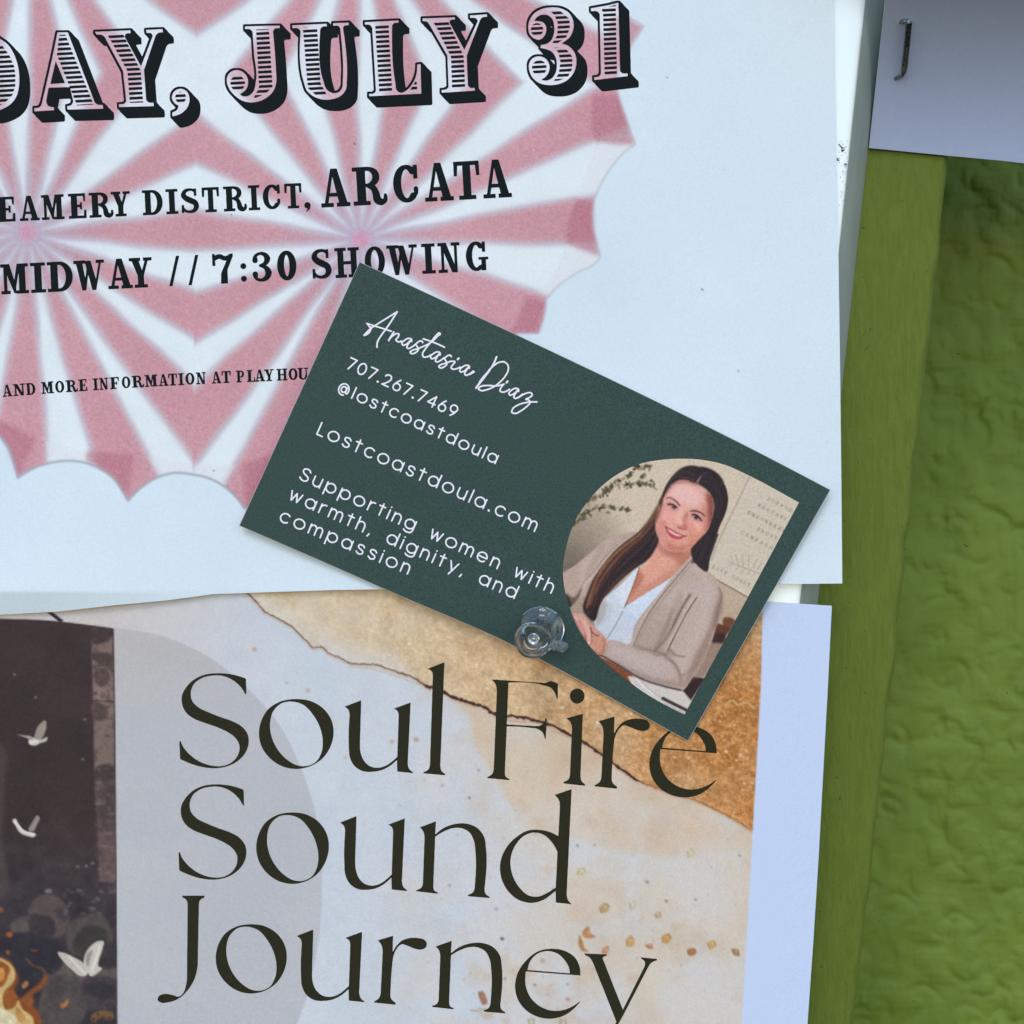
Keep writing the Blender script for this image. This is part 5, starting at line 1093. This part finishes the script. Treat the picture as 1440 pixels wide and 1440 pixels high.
def ramp(n, l, fac, lo, hi, p0=.35, p1=.65):
    r = n.new('ShaderNodeValToRGB'); r.color_ramp.elements[0].position = p0; r.color_ramp.elements[1].position = p1
    r.color_ramp.elements[0].color = (*lo, 1); r.color_ramp.elements[1].color = (*hi, 1)
    l.new(fac, r.inputs[0]); return r.outputs[0]

def mixc(n, l, a, b, fac, mode='MULTIPLY'):
    m = n.new('ShaderNodeMix'); m.data_type = 'RGBA'; m.blend_type = mode
    if hasattr(fac, 'links'): l.new(fac, m.inputs[0])
    else: m.inputs[0].default_value = fac
    for s, v in ((6, a), (7, b)):
        if hasattr(v, 'links'): l.new(v, m.inputs[s])
        else: m.inputs[s].default_value = (*v, 1)
    return m.outputs[2]

def bump(n, l, b, fac, strength, dist):
    bp = n.new('ShaderNodeBump'); bp.inputs['Strength'].default_value = strength; bp.inputs['Distance'].default_value = dist
    l.new(fac, bp.inputs['Height']); l.new(bp.outputs[0], b.inputs['Normal'])

def print_mat(name, grain=.05, rough=.62, fibre=.12):
    m, n, l, b = mat(name, rough=rough, spec=.3)
    a = n.new('ShaderNodeVertexColor'); a.layer_name = 'print'
    g = ramp(n, l, noise_node(n, l, 3800, 2, .7), (1 - grain,) * 3, (1 + grain,) * 3, .3, .7)
    l.new(mixc(n, l, a.outputs[0], g, 1.0), b.inputs['Base Color'])
    bump(n, l, b, noise_node(n, l, 2200, 3), fibre, .00005)
    return m

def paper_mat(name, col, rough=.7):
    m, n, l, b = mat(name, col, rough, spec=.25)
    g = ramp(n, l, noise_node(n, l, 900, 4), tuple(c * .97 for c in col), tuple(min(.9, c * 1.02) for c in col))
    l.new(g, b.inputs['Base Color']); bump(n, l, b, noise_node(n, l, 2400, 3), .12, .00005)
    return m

def ink_mat(name, col, rough=.7, var=.35):
    m, n, l, b = mat(name, col, rough, spec=.08)
    g = ramp(n, l, noise_node(n, l, 4200, 2, .7), tuple(c * (1 - var) for c in col), tuple(c * (1 + var) for c in col), .3, .7)
    l.new(g, b.inputs['Base Color']); bump(n, l, b, noise_node(n, l, 2600, 2), .1, .00005)
    return m

alb = lambda c: tuple(np.clip(lin(np.array(c, float)) / ILL, 0, .93))
M = {}
M['fair'] = print_mat('printed_fair_paper', .045)
M['sound'] = print_mat('printed_sound_paper', .06)
M['photo'] = print_mat('printed_card_photo', .07, .5)
M['paper'] = paper_mat('white_paper', (.8, .8, .8))
M['black'] = ink_mat('black_toner', alb((18, 25, 27)), var=.35)
M['olive'] = ink_mat('olive_black_ink', alb((43, 43, 30)), var=.2)
M['pale'] = ink_mat('pale_lilac_ink', alb((222, 226, 242)), var=.04)
M['green_card'] = ink_mat('dark_green_card', alb((54, 75, 73)), .55, .36)
M['core'] = paper_mat('card_core', alb((176, 178, 182)))

# ---------------------------------------------------------------- wall and trim
def ax(a, lo, hi, b, fine, coarse):
    return np.unique(np.concatenate([np.arange(a, lo, coarse), np.arange(lo, hi, fine), np.arange(hi, b + coarse, coarse)]))

GW = np.array([.172, .222, .030])     # green house paint
m, n, l, b = mat('green_stucco_paint', tuple(GW), .55, spec=.16)
c1 = ramp(n, l, noise_node(n, l, 45, 5, .6), tuple(GW * (.84, .88, .8)), tuple(GW * (1.12, 1.1, 1.16)), .3, .7)
sp = ramp(n, l, noise_node(n, l, 620, 2, .5), (1, 1, 1), (.3, .34, .34), .745, .78)
c2 = mixc(n, l, c1, sp, .85)
gv = ramp(n, l, noise_node(n, l, 85, 4, .6), (1, 1, 1), (.84, .92, 1.25), .5, .75)
l.new(mixc(n, l, c2, gv, .6), b.inputs['Base Color'])
bump(n, l, b, noise_node(n, l, 900, 6, .68), .5, .0003); M['stucco'] = m
GT = np.array([.166, .204, .026])
m, n, l, b = mat('green_trim_paint', tuple(GT), .55, spec=.16)
c1 = ramp(n, l, noise_node(n, l, 1500, 6, .7, (1, 1, .14)), tuple(GT * (.84, .86, .8)), tuple(GT * (1.14, 1.12, 1.25)), .3, .7)
sp = ramp(n, l, noise_node(n, l, 900, 3, .55), (1, 1, 1), (.3, .33, .33), .69, .73)
l.new(mixc(n, l, c1, sp, .6), b.inputs['Base Color'])
bump(n, l, b, noise_node(n, l, 1300, 7, .72, (1, 1, .3)), 1.0, .0006); M['trim'] = m

# lumpy painted stucco
xs = ax(-900, 1120, 1520, 2400, 3, 60); ys = ax(-900, 140, 1520, 2400, 3, 60)
gx_, gy_ = np.meshgrid(xs, ys)
def field(px, py, cell, seed, oct_=1):
    nz = noise(900, 900, cell, seed, oct_)
    return nz[np.clip(((py + 1000) / 4).astype(int), 0, 899), np.clip(((px + 1000) / 4).astype(int), 0, 899)]
f1 = field(gx_, gy_, 12, 301, 2); f2 = field(gx_, gy_, 9, 302, 1)
lump = np.clip(np.abs(f1) * 2.4 - .25, 0, 1) ** .8
craters = np.zeros(gx_.shape); gx_ = gx_.astype(float); gy_ = gy_.astype(float)
rr = np.random.default_rng(33)
for i in range(420):
    cx, cy = rr.uniform(1150, 1480), rr.uniform(180, 1480)
    R_, a_, sq = rr.uniform(9, 30), rr.uniform(0, 6.28), rr.uniform(.5, 1)
    dx, dy = gx_ - cx, gy_ - cy
    ex = (dx * math.cos(a_) + dy * math.sin(a_)); ey = (-dx * math.sin(a_) + dy * math.cos(a_)) / sq
    q = np.hypot(ex, ey) / R_; th = np.arctan2(ey, ex)
    craters += rr.uniform(.25, 1) * np.exp(-((q - 1) / .15) ** 2) * (np.cos(th - rr.uniform(0, 6.28)) * .5 + .5) ** 3 * -1
fine_in = ((gx_ > 1100) & (gy_ > 100))
disp = .0006 * lump + .00075 * blur(np.clip(craters, -1.3, 0), .8) + .0002 * f2
WALL_D = -.058
V = W3(gx_, gy_, WALL_D + disp)
wall = link('stucco_wall', grid_mesh('stucco_wall', V), M['stucco'], None, True)
tag(wall, 'lumpy green painted stucco wall at the right edge behind the trim board', 'wall')

# trim board, its right edge running down past the posters
vy = ax(-900, -20, 1460, 2400, 8, 60).astype(float)
xr = 1335 - (vy - 215) * .1102
wob = np.interp(vy, np.arange(-900, 2500, 37), rng.normal(0, 1.8, len(np.arange(-900, 2500, 37))))
us = np.concatenate([np.linspace(-300, -30, 14), np.linspace(-26, -8, 7), [-6, -4, -2.5, -1.2, -.4, 0, 0, 0]])
dz = np.concatenate([np.full(14, -.007), np.full(7, -.007), [-.0071, -.0073, -.0076, -.008, -.0085, -.0092, -.012, -.0578]])
PX = xr[:, None] + wob[:, None] + us[None] ; PY = vy[:, None] + 0 * us[None]
nz = field(PX, PY, 12, 88, 2)
DD = dz[None] + np.where(us[None] < -5, nz * .00012, 0) + 0 * PX
trim = link('trim_board', grid_mesh('trim_board', W3(PX, PY, DD)), M['trim'], None, True)
tag(trim, 'smooth green painted vertical trim board between the board frame and the stucco', 'trim board')

# ---------------------------------------------------------------- notice board with its metal frame
board = thing('notice_board', (0.03, -.0, -.1), 'notice board with pale metal frame edge, hidden behind the posters', 'notice board')
def e1(y): return 1217 - 37 * (np.asarray(y, float)) / 350 * np.where(np.asarray(y) < 350, 1, 1) - np.clip(np.asarray(y, float) - 350, 0, None) * .0055
def e2(y): return 1243.5 - np.asarray(y, float) * .1085 - np.clip(np.asarray(y, float) - 480, 0, None) * .004
m, n, l, b = mat('pale_anodised_metal', (.99, .97, .88), .36, .12, .8)
g = ramp(n, l, noise_node(n, l, 300, 4, .6, (1, 1, .08)), (.95, .94, .84), (.99, .98, .90), .3, .7)
sp = ramp(n, l, noise_node(n, l, 700, 4, .75, (1, 1, .5)), (1, 1, 1), (.25, .3, .3), .66, .7)
l.new(mixc(n, l, g, sp, .0), b.inputs['Base Color'])
bump(n, l, b, noise_node(n, l, 700, 3, .6, (1, 1, .06)), .12, .0001); M['metal'] = m
m, n, l, b = mat('shaded_frame_metal', (.3, .3, .3), .5, 0, .4)  # grey colour stands for shade on the rail's right-facing side
g = ramp(n, l, noise_node(n, l, 240, 4, .6, (1, 1, .2)), (.25, .28, .25), (.32, .34, .29), .3, .7)
l.new(g, b.inputs['Base Color']); M['shaded_metal'] = m
M['cork'] = ink_mat('brown_board_felt', (.16, .11, .07), .9, .2)
fy = ax(-600, -20, 1460, 2000, 20, 80).astype(float)
F_D = .0012
# front face: slightly cupped profile catching the sky
prof = [(-122, -.0012), (-121, .0004), (-118, .0009), (-60, F_D - .0001), (-8, F_D), (-3, F_D - .00005), (-.8, F_D - .0003), (0, F_D - .0006)]
PX = np.stack([e1(fy) + p[0] for p in prof], 1); DD = np.stack([0 * fy + p[1] for p in prof], 1)
link('frame_rail', grid_mesh('frame_rail', W3(PX, fy[:, None] + 0 * PX, DD)), M['metal'], board, False)
side = [(0, F_D - .0006), (.12, .0002), (.9, -.0055), (1.0, -.0068)]
PX = np.stack([e1(fy) * (1 - p[0]) + e2(fy) * p[0] for p in side], 1); DD = np.stack([0 * fy + p[1] for p in side], 1)
link('frame_side', grid_mesh('frame_side', W3(PX, fy[:, None] + 0 * PX, DD)), M['shaded_metal'], board, False)
PX, PY = np.meshgrid(np.array([-900., 300., 1100.]), np.array([-600., 700., 2000.]))
PX[:, 2] = e1(PY[:, 2]) - 110
link('backing_panel', grid_mesh('backing_panel', W3(PX, PY, -.0011 + 0 * PX)), M['cork'], board)
# chipped paint flecks on the bright rail, near the poster edge
fl = Canvas(1176, 150, 1212, 330, 3)
r = np.random.default_rng(12)
for (x0, y0, a_) in ((1184, 205, 1.8), (1185, 212, 1.4), (1186, 208, 1.2), (1189, 231, 1.2), (1178, 224, .9)):
    for i in range(7):
        p = np.array([x0, y0]) + r.normal(0, a_ * 1.2, 2); fl.brush([p, p + r.normal(0, 1.3, 2)], r.uniform(.2, .7))
for i in range(34):
    p = np.array([r.uniform(1180, 1192), r.uniform(196, 290)]); fl.brush([p, p + r.normal(0, .8, 2)], r.uniform(.12, .35))
fo = link('paint_chips', ink_mesh('paint_chips', fl, lambda x, y: F_D + .0001 + 0 * x, 0), M['black'], board); fo['kind'] = 'stuff'
adopt(board)

# ---------------------------------------------------------------- the fair poster
letters, faces_cv = julys()
art1 = fair_art(faces_cv)
def yb1(x): return np.interp(x, [-200, 0, 83, 167, 233, 300, 400, 480, 800, 1184], [874, 864.5, 860, 850.5, 844.5, 835.5, 832, 829.5, 825, 820.5])
def xr1(y): return 1172 + 12.5 * np.asarray(y, float) / 820 + 1.6 * np.sin(np.asarray(y, float) / 820 * math.pi)
def d_fair(x, y):
    x = np.asarray(x, float); y = np.asarray(y, float)
    d = .0016 + .00022 * np.sin(x / 120 + .8) * np.sin(y / 105) + .00016 * np.sin(x / 70 + y / 120)
    d = d + .0007 * np.clip((y - 560) / 270, 0, 1) ** 2 + .0003 * np.clip((x - 900) / 280, 0, 1)
    k = np.clip((300 - x) / 300, 0, 1)
    d = d + .0006 * k * np.clip((y - 640) / 190, 0, 1) ** 2
    return d - np.clip(y - (834 - 2 * k), 0, 40) * S * .28 * np.clip(k * 1.3, 0, 1)
poster1 = thing('fair_poster', tuple(W3(np.array(500.), np.array(400.), np.array(.0017))), 'white event poster with pink striped tent tops and ornate black date lettering', 'poster')
xs = np.concatenate([np.arange(-150, -8, 9.), np.arange(-8, 1172.1, 1.8)]); xs = np.append(xs[:-1], 1172.)
ys = np.concatenate([np.arange(-150, -8, 9.), np.arange(-8, 820.1, 1.8)]); ys = np.append(ys[:-1], 820.)
PX, PY = np.meshgrid(xs, ys)
u = (PX + 150) / (1172 + 150); PX = -150 + u * (xr1(PY) + 150)
yb = yb1(PX); vv = (PY + 150) / 970.
PY = np.where(PY > 500, 500 + (PY - 500) / 320. * (yb - 500), PY)
colr = lin(np.clip(art1.sample(PX, PY), 0, 255)) / ILL
Vf = W3(PX, PY, d_fair(PX, PY))
link('printed_sheet', grid_mesh('fair_sheet', Vf, np.clip(colr, 0, .93)), M['fair'], poster1, True)
rim = np.concatenate([Vf[0, ::-1], Vf[:, 0], Vf[-1], Vf[::-1, -1]])
link('sheet_back', grid_mesh('fair_back', Vf[::12, ::12] + np.array([0, .0001, 0]), flip=True), M['paper'], poster1)
skirt('sheet_edge', rim, rim + np.array([0, .00012, 0]), M['paper'], poster1)
tag(link('date_lettering', ink_mesh('date_lettering', letters, d_fair, .00002), M['black'], poster1), 'large ornamental date with hatched letter faces')
for cv, nm in zip(slab_lines(), ('place_lettering', 'time_lettering', 'ticket_lettering')):
    link(nm, ink_mesh(nm, cv, d_fair, .00002), M['black'], poster1)
adopt(poster1)

# ---------------------------------------------------------------- the sound journey poster
art2 = sound_art()
TL2, TR2, BR2, BL2 = (-150, 800), (1170, 852), (1120, 1690), (-150, 1690)
def d_sound(x, y):
    x = np.asarray(x, float); y = np.asarray(y, float)
    return .0014 + .0001 * np.sin(x / 210 + y / 330) + .0004 * np.clip((y - 1200) / 400, 0, 1) ** 2 + .0004 * np.clip((x - 980) / 180, 0, 1) ** 2
poster2 = thing('sound_poster', tuple(W3(np.array(500.), np.array(1100.), np.array(.0013))), 'beige and pale blue poster with tall dark serif lettering, doves and a gold crack', 'poster')
def xr2(y): return np.interp(y, [800, 852, 960, 1080, 1200, 1320, 1440, 1690], [1171, 1169.8, 1164.5, 1158, 1151.5, 1144, 1135.5, 1118])
xs = np.concatenate([np.arange(-150, -8, 9.), np.arange(-8, 1170, 1.65)]); ys = np.concatenate([np.arange(0, 1, .25), np.arange(1, 389, 1.0), np.arange(389, 540, 6.)])
ys = (ys / ys[-1])
PX, PY = np.meshgrid(xs, np.arange(len(ys), dtype=float))
T2 = lambda x: np.interp(x, [-150, 1075, 1170], [806, 845.5, 852])
PY = T2(PX) + (1690 - T2(PX)) * ys[:, None]
PX = np.where(PX > 1000, 1000 + (PX - 1000) / (xs[-1] - 1000) * (xr2(PY) - 1000), PX)
colr = lin(np.clip(art2.sample(PX, PY), 0, 255)) / ILL
Vf = W3(PX, PY, d_sound(PX, PY))
link('printed_sheet', grid_mesh('sound_sheet', Vf, np.clip(colr, 0, .93)), M['sound'], poster2, True)
rim = np.concatenate([Vf[0, ::-1], Vf[:, 0], Vf[-1], Vf[::-1, -1]])
link('sheet_back', grid_mesh('sound_back', Vf[::12, ::12] + np.array([0, .0001, 0]), flip=True), M['paper'], poster2)
skirt('sheet_edge', rim, rim + np.array([0, .00012, 0]), M['paper'], poster2)
for cv in serif_lines():
    link('title_lettering', ink_mesh('title_lettering', cv, d_sound, .00002), M['olive'], poster2)
adopt(poster2)

# ---------------------------------------------------------------- business card
TOP = [(506, 369), (600, 412.5), (730, 473), (763, 488.5), (960, 583), (1060, 633), (1167, 689)]
BOT = [(337, 739), (480, 801), (543, 829), (720, 906.5), (813, 955.5), (900, 1004), (967.5, 1041.5)]
def edge(pts, u):
    p = np.array(pts, float); t = np.concatenate([[0], np.cumsum(np.hypot(*np.diff(p, axis=0).T))]); t /= t[-1]
    q = path([(a, b_, 1) for a, b_ in pts], False, 12); s = np.concatenate([[0], np.cumsum(np.hypot(*np.diff(q, axis=0).T))]); s /= s[-1]
    return np.stack([np.interp(u, s, q[:, 0]), np.interp(u, s, q[:, 1])], -1)
ca, sa = math.cos(math.radians(26)), math.sin(math.radians(26))
def d_card(x, y):
    x = np.asarray(x, float); y = np.asarray(y, float)
    s_ = ((x - 750) * ca + (y - 705) * sa) / 365; t_ = (-(x - 750) * sa + (y - 705) * ca) / 205
    return .0030 + .0001 * s_ ** 2 + .0001 * (1 - t_) ** 2 * .5 - .0011 * np.clip((y - 850) / 190, 0, 1)
card = thing('business_card', tuple(W3(np.array(750.), np.array(705.), np.array(.0032))), 'dark green business card with a woman\'s portrait, pinned at an angle over both posters', 'business card')
uu = np.linspace(0, 1, 90); vv = np.linspace(0, 1, 50)
def card_grid(grow):
    A_, B_ = edge(TOP, uu), edge(BOT, uu)
    G_ = A_[None] * (1 - vv[:, None, None]) + B_[None] * vv[:, None, None]
    c_ = G_.mean((0, 1))
    if grow:
        ex = (G_[:, -1:] - G_[:, :1]); ex = ex / np.linalg.norm(ex, axis=-1, keepdims=True)
        ey = (G_[-1:] - G_[:1]); ey = ey / np.linalg.norm(ey, axis=-1, keepdims=True)
        G_ = G_ + ex * (uu[None, :, None] - .5) * 2 * grow + ey * (vv[:, None, None] - .5) * 2 * grow
    return G_
G0 = card_grid(0); V0 = W3(G0[..., 0], G0[..., 1], d_card(G0[..., 0], G0[..., 1]))
link('printed_face', grid_mesh('card_face', V0), M['green_card'], card, True)
G1 = card_grid(.55); D1 = d_card(G1[..., 0], G1[..., 1])
V1 = W3(G1[..., 0], G1[..., 1], D1 - .00001); V2 = V1 + np.array([0, .00032, 0])
stock = grid_mesh('card_stock', V1)
link('card_stock', stock, M['core'], card, True)
rim = np.concatenate([V1[0, ::-1], V1[:, 0], V1[-1], V1[::-1, -1]])
skirt('card_edge', rim, rim + np.array([0, .00032, 0]), M['core'], card)
link('card_back', grid_mesh('card_back', V2[::7, ::7], flip=True), M['core'], card)
pa = portrait_art()
pc = Canvas(786, 640, 1130, 1010, 1.333); pc.poly(portrait_shape())
tag(link('portrait_print', ink_mesh('portrait_print', pc, d_card, .000012, .5, lambda x, y: np.clip(lin(np.clip(pa.sample(x, y), 0, 255)) / ILL, 0, .93)), M['photo'], card),
    'arched photograph of a smiling long haired woman in a beige cardigan')
tag(link('name_lettering', ink_mesh('name_lettering', script_name(), d_card, .00002), M['pale'], card), 'handwritten style name at the top of the card')
for cv, nm in zip(card_lines(), ('phone_lettering', 'handle_lettering', 'web_lettering', 'motto_lettering', 'motto_lettering', 'motto_lettering')):
    link(nm, ink_mesh(nm, cv, d_card, .00002), M['pale'], card)
adopt(card)

# ---------------------------------------------------------------- sheet stapled at the top right
def e_bot(x): return np.interp(x, [1222, 1337, 1400, 1440, 1900], [208, 219.3, 225, 229.5, 276])
xs = np.linspace(0, 1, 60); ysn = np.unique(np.concatenate([np.linspace(0, .82, 30), np.linspace(.82, 1, 90)]))
gu, gv_ = np.meshgrid(xs, ysn)
PYb = -1500 + (208 + 1500) * gv_
PXl = 1244.5 + (0 - PYb) * .1085
PX = PXl + gu * 560
PY = np.where(gv_ > .5, PYb, PYb) + gu * 60
kb = np.clip((gv_ - .5) / .5, 0, 1) ** 3
PY = PY * (1 - kb) + kb * (PYb + (e_bot(PX) - 208))
def d_sheet(x, y):  # top bent forward to deepen the shade on the sheet
    q = np.asarray(y, float) - 225
    return -.0062 + 2.1e-7 * np.where(q < -290, 290 ** 2 + 580 * 260 * (1 - np.exp((q + 290) / 260.)), q ** 2) + .0004 * np.clip((np.asarray(x, float) - 1300) / 200, 0, 2)
sheet = thing('stapled_paper', tuple(W3(np.array(1330.), np.array(100.), np.array(-.004))), 'blank white sheet, greyed by painted shade, stapled over the green trim at top right', 'sheet of paper')
M['shade_paper'] = paper_mat('shaded_white_paper', alb((150, 165, 196)), .75)  # white paper, its colour darkened to stand for shade
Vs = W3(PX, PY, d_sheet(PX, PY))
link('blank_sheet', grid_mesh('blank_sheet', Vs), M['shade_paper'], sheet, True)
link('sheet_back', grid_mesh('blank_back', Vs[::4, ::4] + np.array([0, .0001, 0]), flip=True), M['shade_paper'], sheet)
rim = np.concatenate([Vs[0, ::-1], Vs[:, 0], Vs[-1], Vs[::-1, -1]])
skirt('sheet_edge', rim, rim + np.array([0, .00012, 0]), M['paper'], sheet)
adopt(sheet)

# staple: flat wire, bent ends
def ribbon(pts, ds, wid, thick):
    """rectangular wire along px points with heights ds; returns verts, quads"""
    p = W3(np.array([q[0] for q in pts], float), np.array([q[1] for q in pts], float), np.array(ds, float))
    V_, Q_ = [], []
    for i, c_ in enumerate(p):
        t_ = p[min(i + 1, len(p) - 1)] - p[max(i - 1, 0)]; t_ = t_ / np.linalg.norm(t_)
        nrm = np.array([0, -1., 0]); sdv = np.cross(t_, nrm); L_ = np.linalg.norm(sdv)
        sdv = sdv / L_ if L_ > .2 else np.array([1., 0, 0]); up = np.cross(sdv, t_)
        for a_, b_ in ((-1, -1), (1, -1), (1, 1), (-1, 1)): V_.append(c_ + sdv * a_ * wid / 2 + up * b_ * thick / 2)
    for i in range(len(p) - 1):
        for k in range(4): Q_.append((i * 4 + k, i * 4 + (k + 1) % 4, i * 4 + 4 + (k + 1) % 4, i * 4 + 4 + k))
    Q_.append((3, 2, 1, 0)); e_ = (len(p) - 1) * 4; Q_.append((e_, e_ + 1, e_ + 2, e_ + 3))
    return V_, Q_
def solid(name, V_, Q_, mt, parent=None, bev=0.):
    me = bpy.data.meshes.new(name); me.from_pydata([tuple(v) for v in V_], [], Q_); me.update()
    o = link(name, me, mt, parent)
    if bev:
        mo = o.modifiers.new('bevel', 'BEVEL'); mo.width = bev; mo.segments = 2; mo.limit_method = 'ANGLE'
    return o
m, n, l, b = mat('dull_staple_steel', (.30, .34, .36), .38, 1.0)
l.new(ramp(n, l, noise_node(n, l, 2500, 3), (.12, .135, .14), (.36, .39, .4)), b.inputs['Base Color']); M['staple'] = m
ds0 = float(d_sheet(1275, 70))
staple = thing('staple', tuple(W3(np.array(1272.), np.array(68.), np.array(ds0))), 'small steel staple standing proud of the blank sheet', 'staple')
SP = [(1278.5, 31), (1277.5, 40), (1275, 66), (1272, 94), (1270.5, 103)]
L1 = [(1279, 32), (1277, 29), (1272, 29), (1266, 31)]; L2 = [(1271, 101), (1269, 106), (1264, 108), (1258.5, 111)]
solid('crown', *ribbon(SP, [float(d_sheet(*q_)) + .0011 for q_ in SP], .0010, .0005), M['staple'], staple, .0001)
solid('leg', *ribbon(L1, [float(d_sheet(*q_)) + o_ for q_, o_ in zip(L1, (.0011, .0009, .0005, -.0001))], .0006, .0005), M['staple'], staple, .0001)
solid('leg', *ribbon(L2, [float(d_sheet(*q_)) + o_ for q_, o_ in zip(L2, (.0011, .0009, .0005, -.0001))], .0006, .0005), M['staple'], staple, .0001)
adopt(staple)

# ---------------------------------------------------------------- clear push pin
m, n, l, b = mat('clear_plastic', (.97, .99, .99), .03, 0, .5, Transmission_Weight=.975, IOR=1.47); M['clear'] = m
l.new(ramp(n, l, noise_node(n, l, 900, 3), (.02,) * 3, (.16,) * 3, .4, .75), b.inputs['Roughness'])
m, n, l, b = mat('pin_steel', (.6, .62, .63), .25, 1.0); M['steel'] = m
base = W3(np.array(762.), np.array(883.), np.array(.0032)); top = W3(np.array(748.3), np.array(901.7), np.array(.0118))
axis = Vector(top - base); Lp = axis.length
rot = axis.to_track_quat('Z', 'Y').to_matrix().to_4x4()
pin = thing('push_pin', tuple(base), 'clear plastic push pin with chipped base through the lower edge of the green card', 'push pin')
def lathe(name, prof, mt, seg=56, offset=0., wob=0.):
    V_, Q_ = [], []
    for i, (r_, z_) in enumerate(prof):
        for k in range(seg):
            a_ = 2 * math.pi * k / seg
            q_ = r_ * (1 + wob * math.sin(3 * a_ + 1) + wob * .6 * math.sin(5 * a_))
            V_.append((q_ * math.cos(a_), q_ * math.sin(a_), z_ + offset))
    for i in range(len(prof) - 1):
        for k in range(seg): Q_.append((i * seg + k, i * seg + (k + 1) % seg, (i + 1) * seg + (k + 1) % seg, (i + 1) * seg + k))
    Q_.append(tuple(range(seg - 1, -1, -1))); Q_.append(tuple((len(prof) - 1) * seg + k for k in range(seg)))
    from mathutils import Matrix
    Mx = Matrix.Translation(Vector(base)) @ rot
    o = solid(name, [Mx @ Vector(v) for v in V_], Q_, mt, pin)
    for p in o.data.polygons: p.use_smooth = True
    o.data.set_sharp_from_angle(angle=math.radians(40)) if hasattr(o.data, 'set_sharp_from_angle') else None
    return o
mm = .001
lathe('handle', [(0.5 * mm, 0), (3.5 * mm, 0), (3.85 * mm, .15 * mm), (3.9 * mm, .5 * mm), (3.7 * mm, .85 * mm), (2.9 * mm, 1.15 * mm), (2.2 * mm, 1.5 * mm), (1.85 * mm, 2.3 * mm), (1.75 * mm, 3.6 * mm), (1.85 * mm, 5.2 * mm), (2.1 * mm, 6.5 * mm), (2.6 * mm, 7.3 * mm), (2.98 * mm, 7.7 * mm), (3.05 * mm, 8.2 * mm), (2.98 * mm, 8.7 * mm), (2.75 * mm, 8.85 * mm), (1.75 * mm, 8.8 * mm), (1.5 * mm, 8.65 * mm), (1.4 * mm, 8.2 * mm), (1.15 * mm, 8.05 * mm), (.3 * mm, 8.15 * mm)], M['clear'], wob=.012)
lathe('needle', [(.15 * mm, -5.5 * mm), (.5 * mm, -4.3 * mm), (.52 * mm, 6.0 * mm), (.95 * mm, 6.7 * mm), (1.05 * mm, 7.2 * mm), (.85 * mm, 7.45 * mm), (.45 * mm, 7.3 * mm), (.1 * mm, 7.5 * mm)], M['steel'], 20)  # flared steel top added inside the handle to brighten its centre
# broken chip of the base lying beside it
cp = [(774, 901), (780, 899.5), (790, 900.5), (797, 903.5), (800, 908), (798, 913), (792, 917.5), (787, 918), (783, 915), (778, 916), (775, 911), (772.5, 906)]
cxy = np.array(cp, float); cm = cxy.mean(0)
ring = []
for s_, dd in ((.8, .0005), (1., .0009), (1., .0014), (.72, .0021), (.3, .0024)):
    q_ = cm + (cxy - cm) * s_ + rng.normal(0, .35, cxy.shape)
    ring.append(W3(q_[:, 0], q_[:, 1], d_card(q_[:, 0], q_[:, 1]) + dd + rng.normal(0, .00009, len(q_))))
V_ = np.concatenate(ring); nn = len(cp); Q_ = [(i * nn + k, i * nn + (k + 1) % nn, (i + 1) * nn + (k + 1) % nn, (i + 1) * nn + k) for i in range(4) for k in range(nn)]
Q_ += [tuple(range(nn - 1, -1, -1)), tuple(4 * nn + k for k in range(nn))]
m, n, l, b = mat('frosted_plastic', (.95, .97, .98), .16, 0, .6, Transmission_Weight=.9, IOR=1.47)
bump(n, l, b, noise_node(n, l, 1800, 3), .8, .0002)
ch = solid('broken_chip', V_, Q_, m, pin)
me = ch.data; bmv = [f for f in me.polygons]
import bmesh
bm = bmesh.new(); bm.from_mesh(me); bmesh.ops.recalc_face_normals(bm, faces=bm.faces); bm.to_mesh(me); bm.free()
for nm_ in ('handle', 'needle'):
    me = COL.objects[nm_].data; bm = bmesh.new(); bm.from_mesh(me); bmesh.ops.recalc_face_normals(bm, faces=bm.faces); bm.to_mesh(me); bm.free()
adopt(pin)
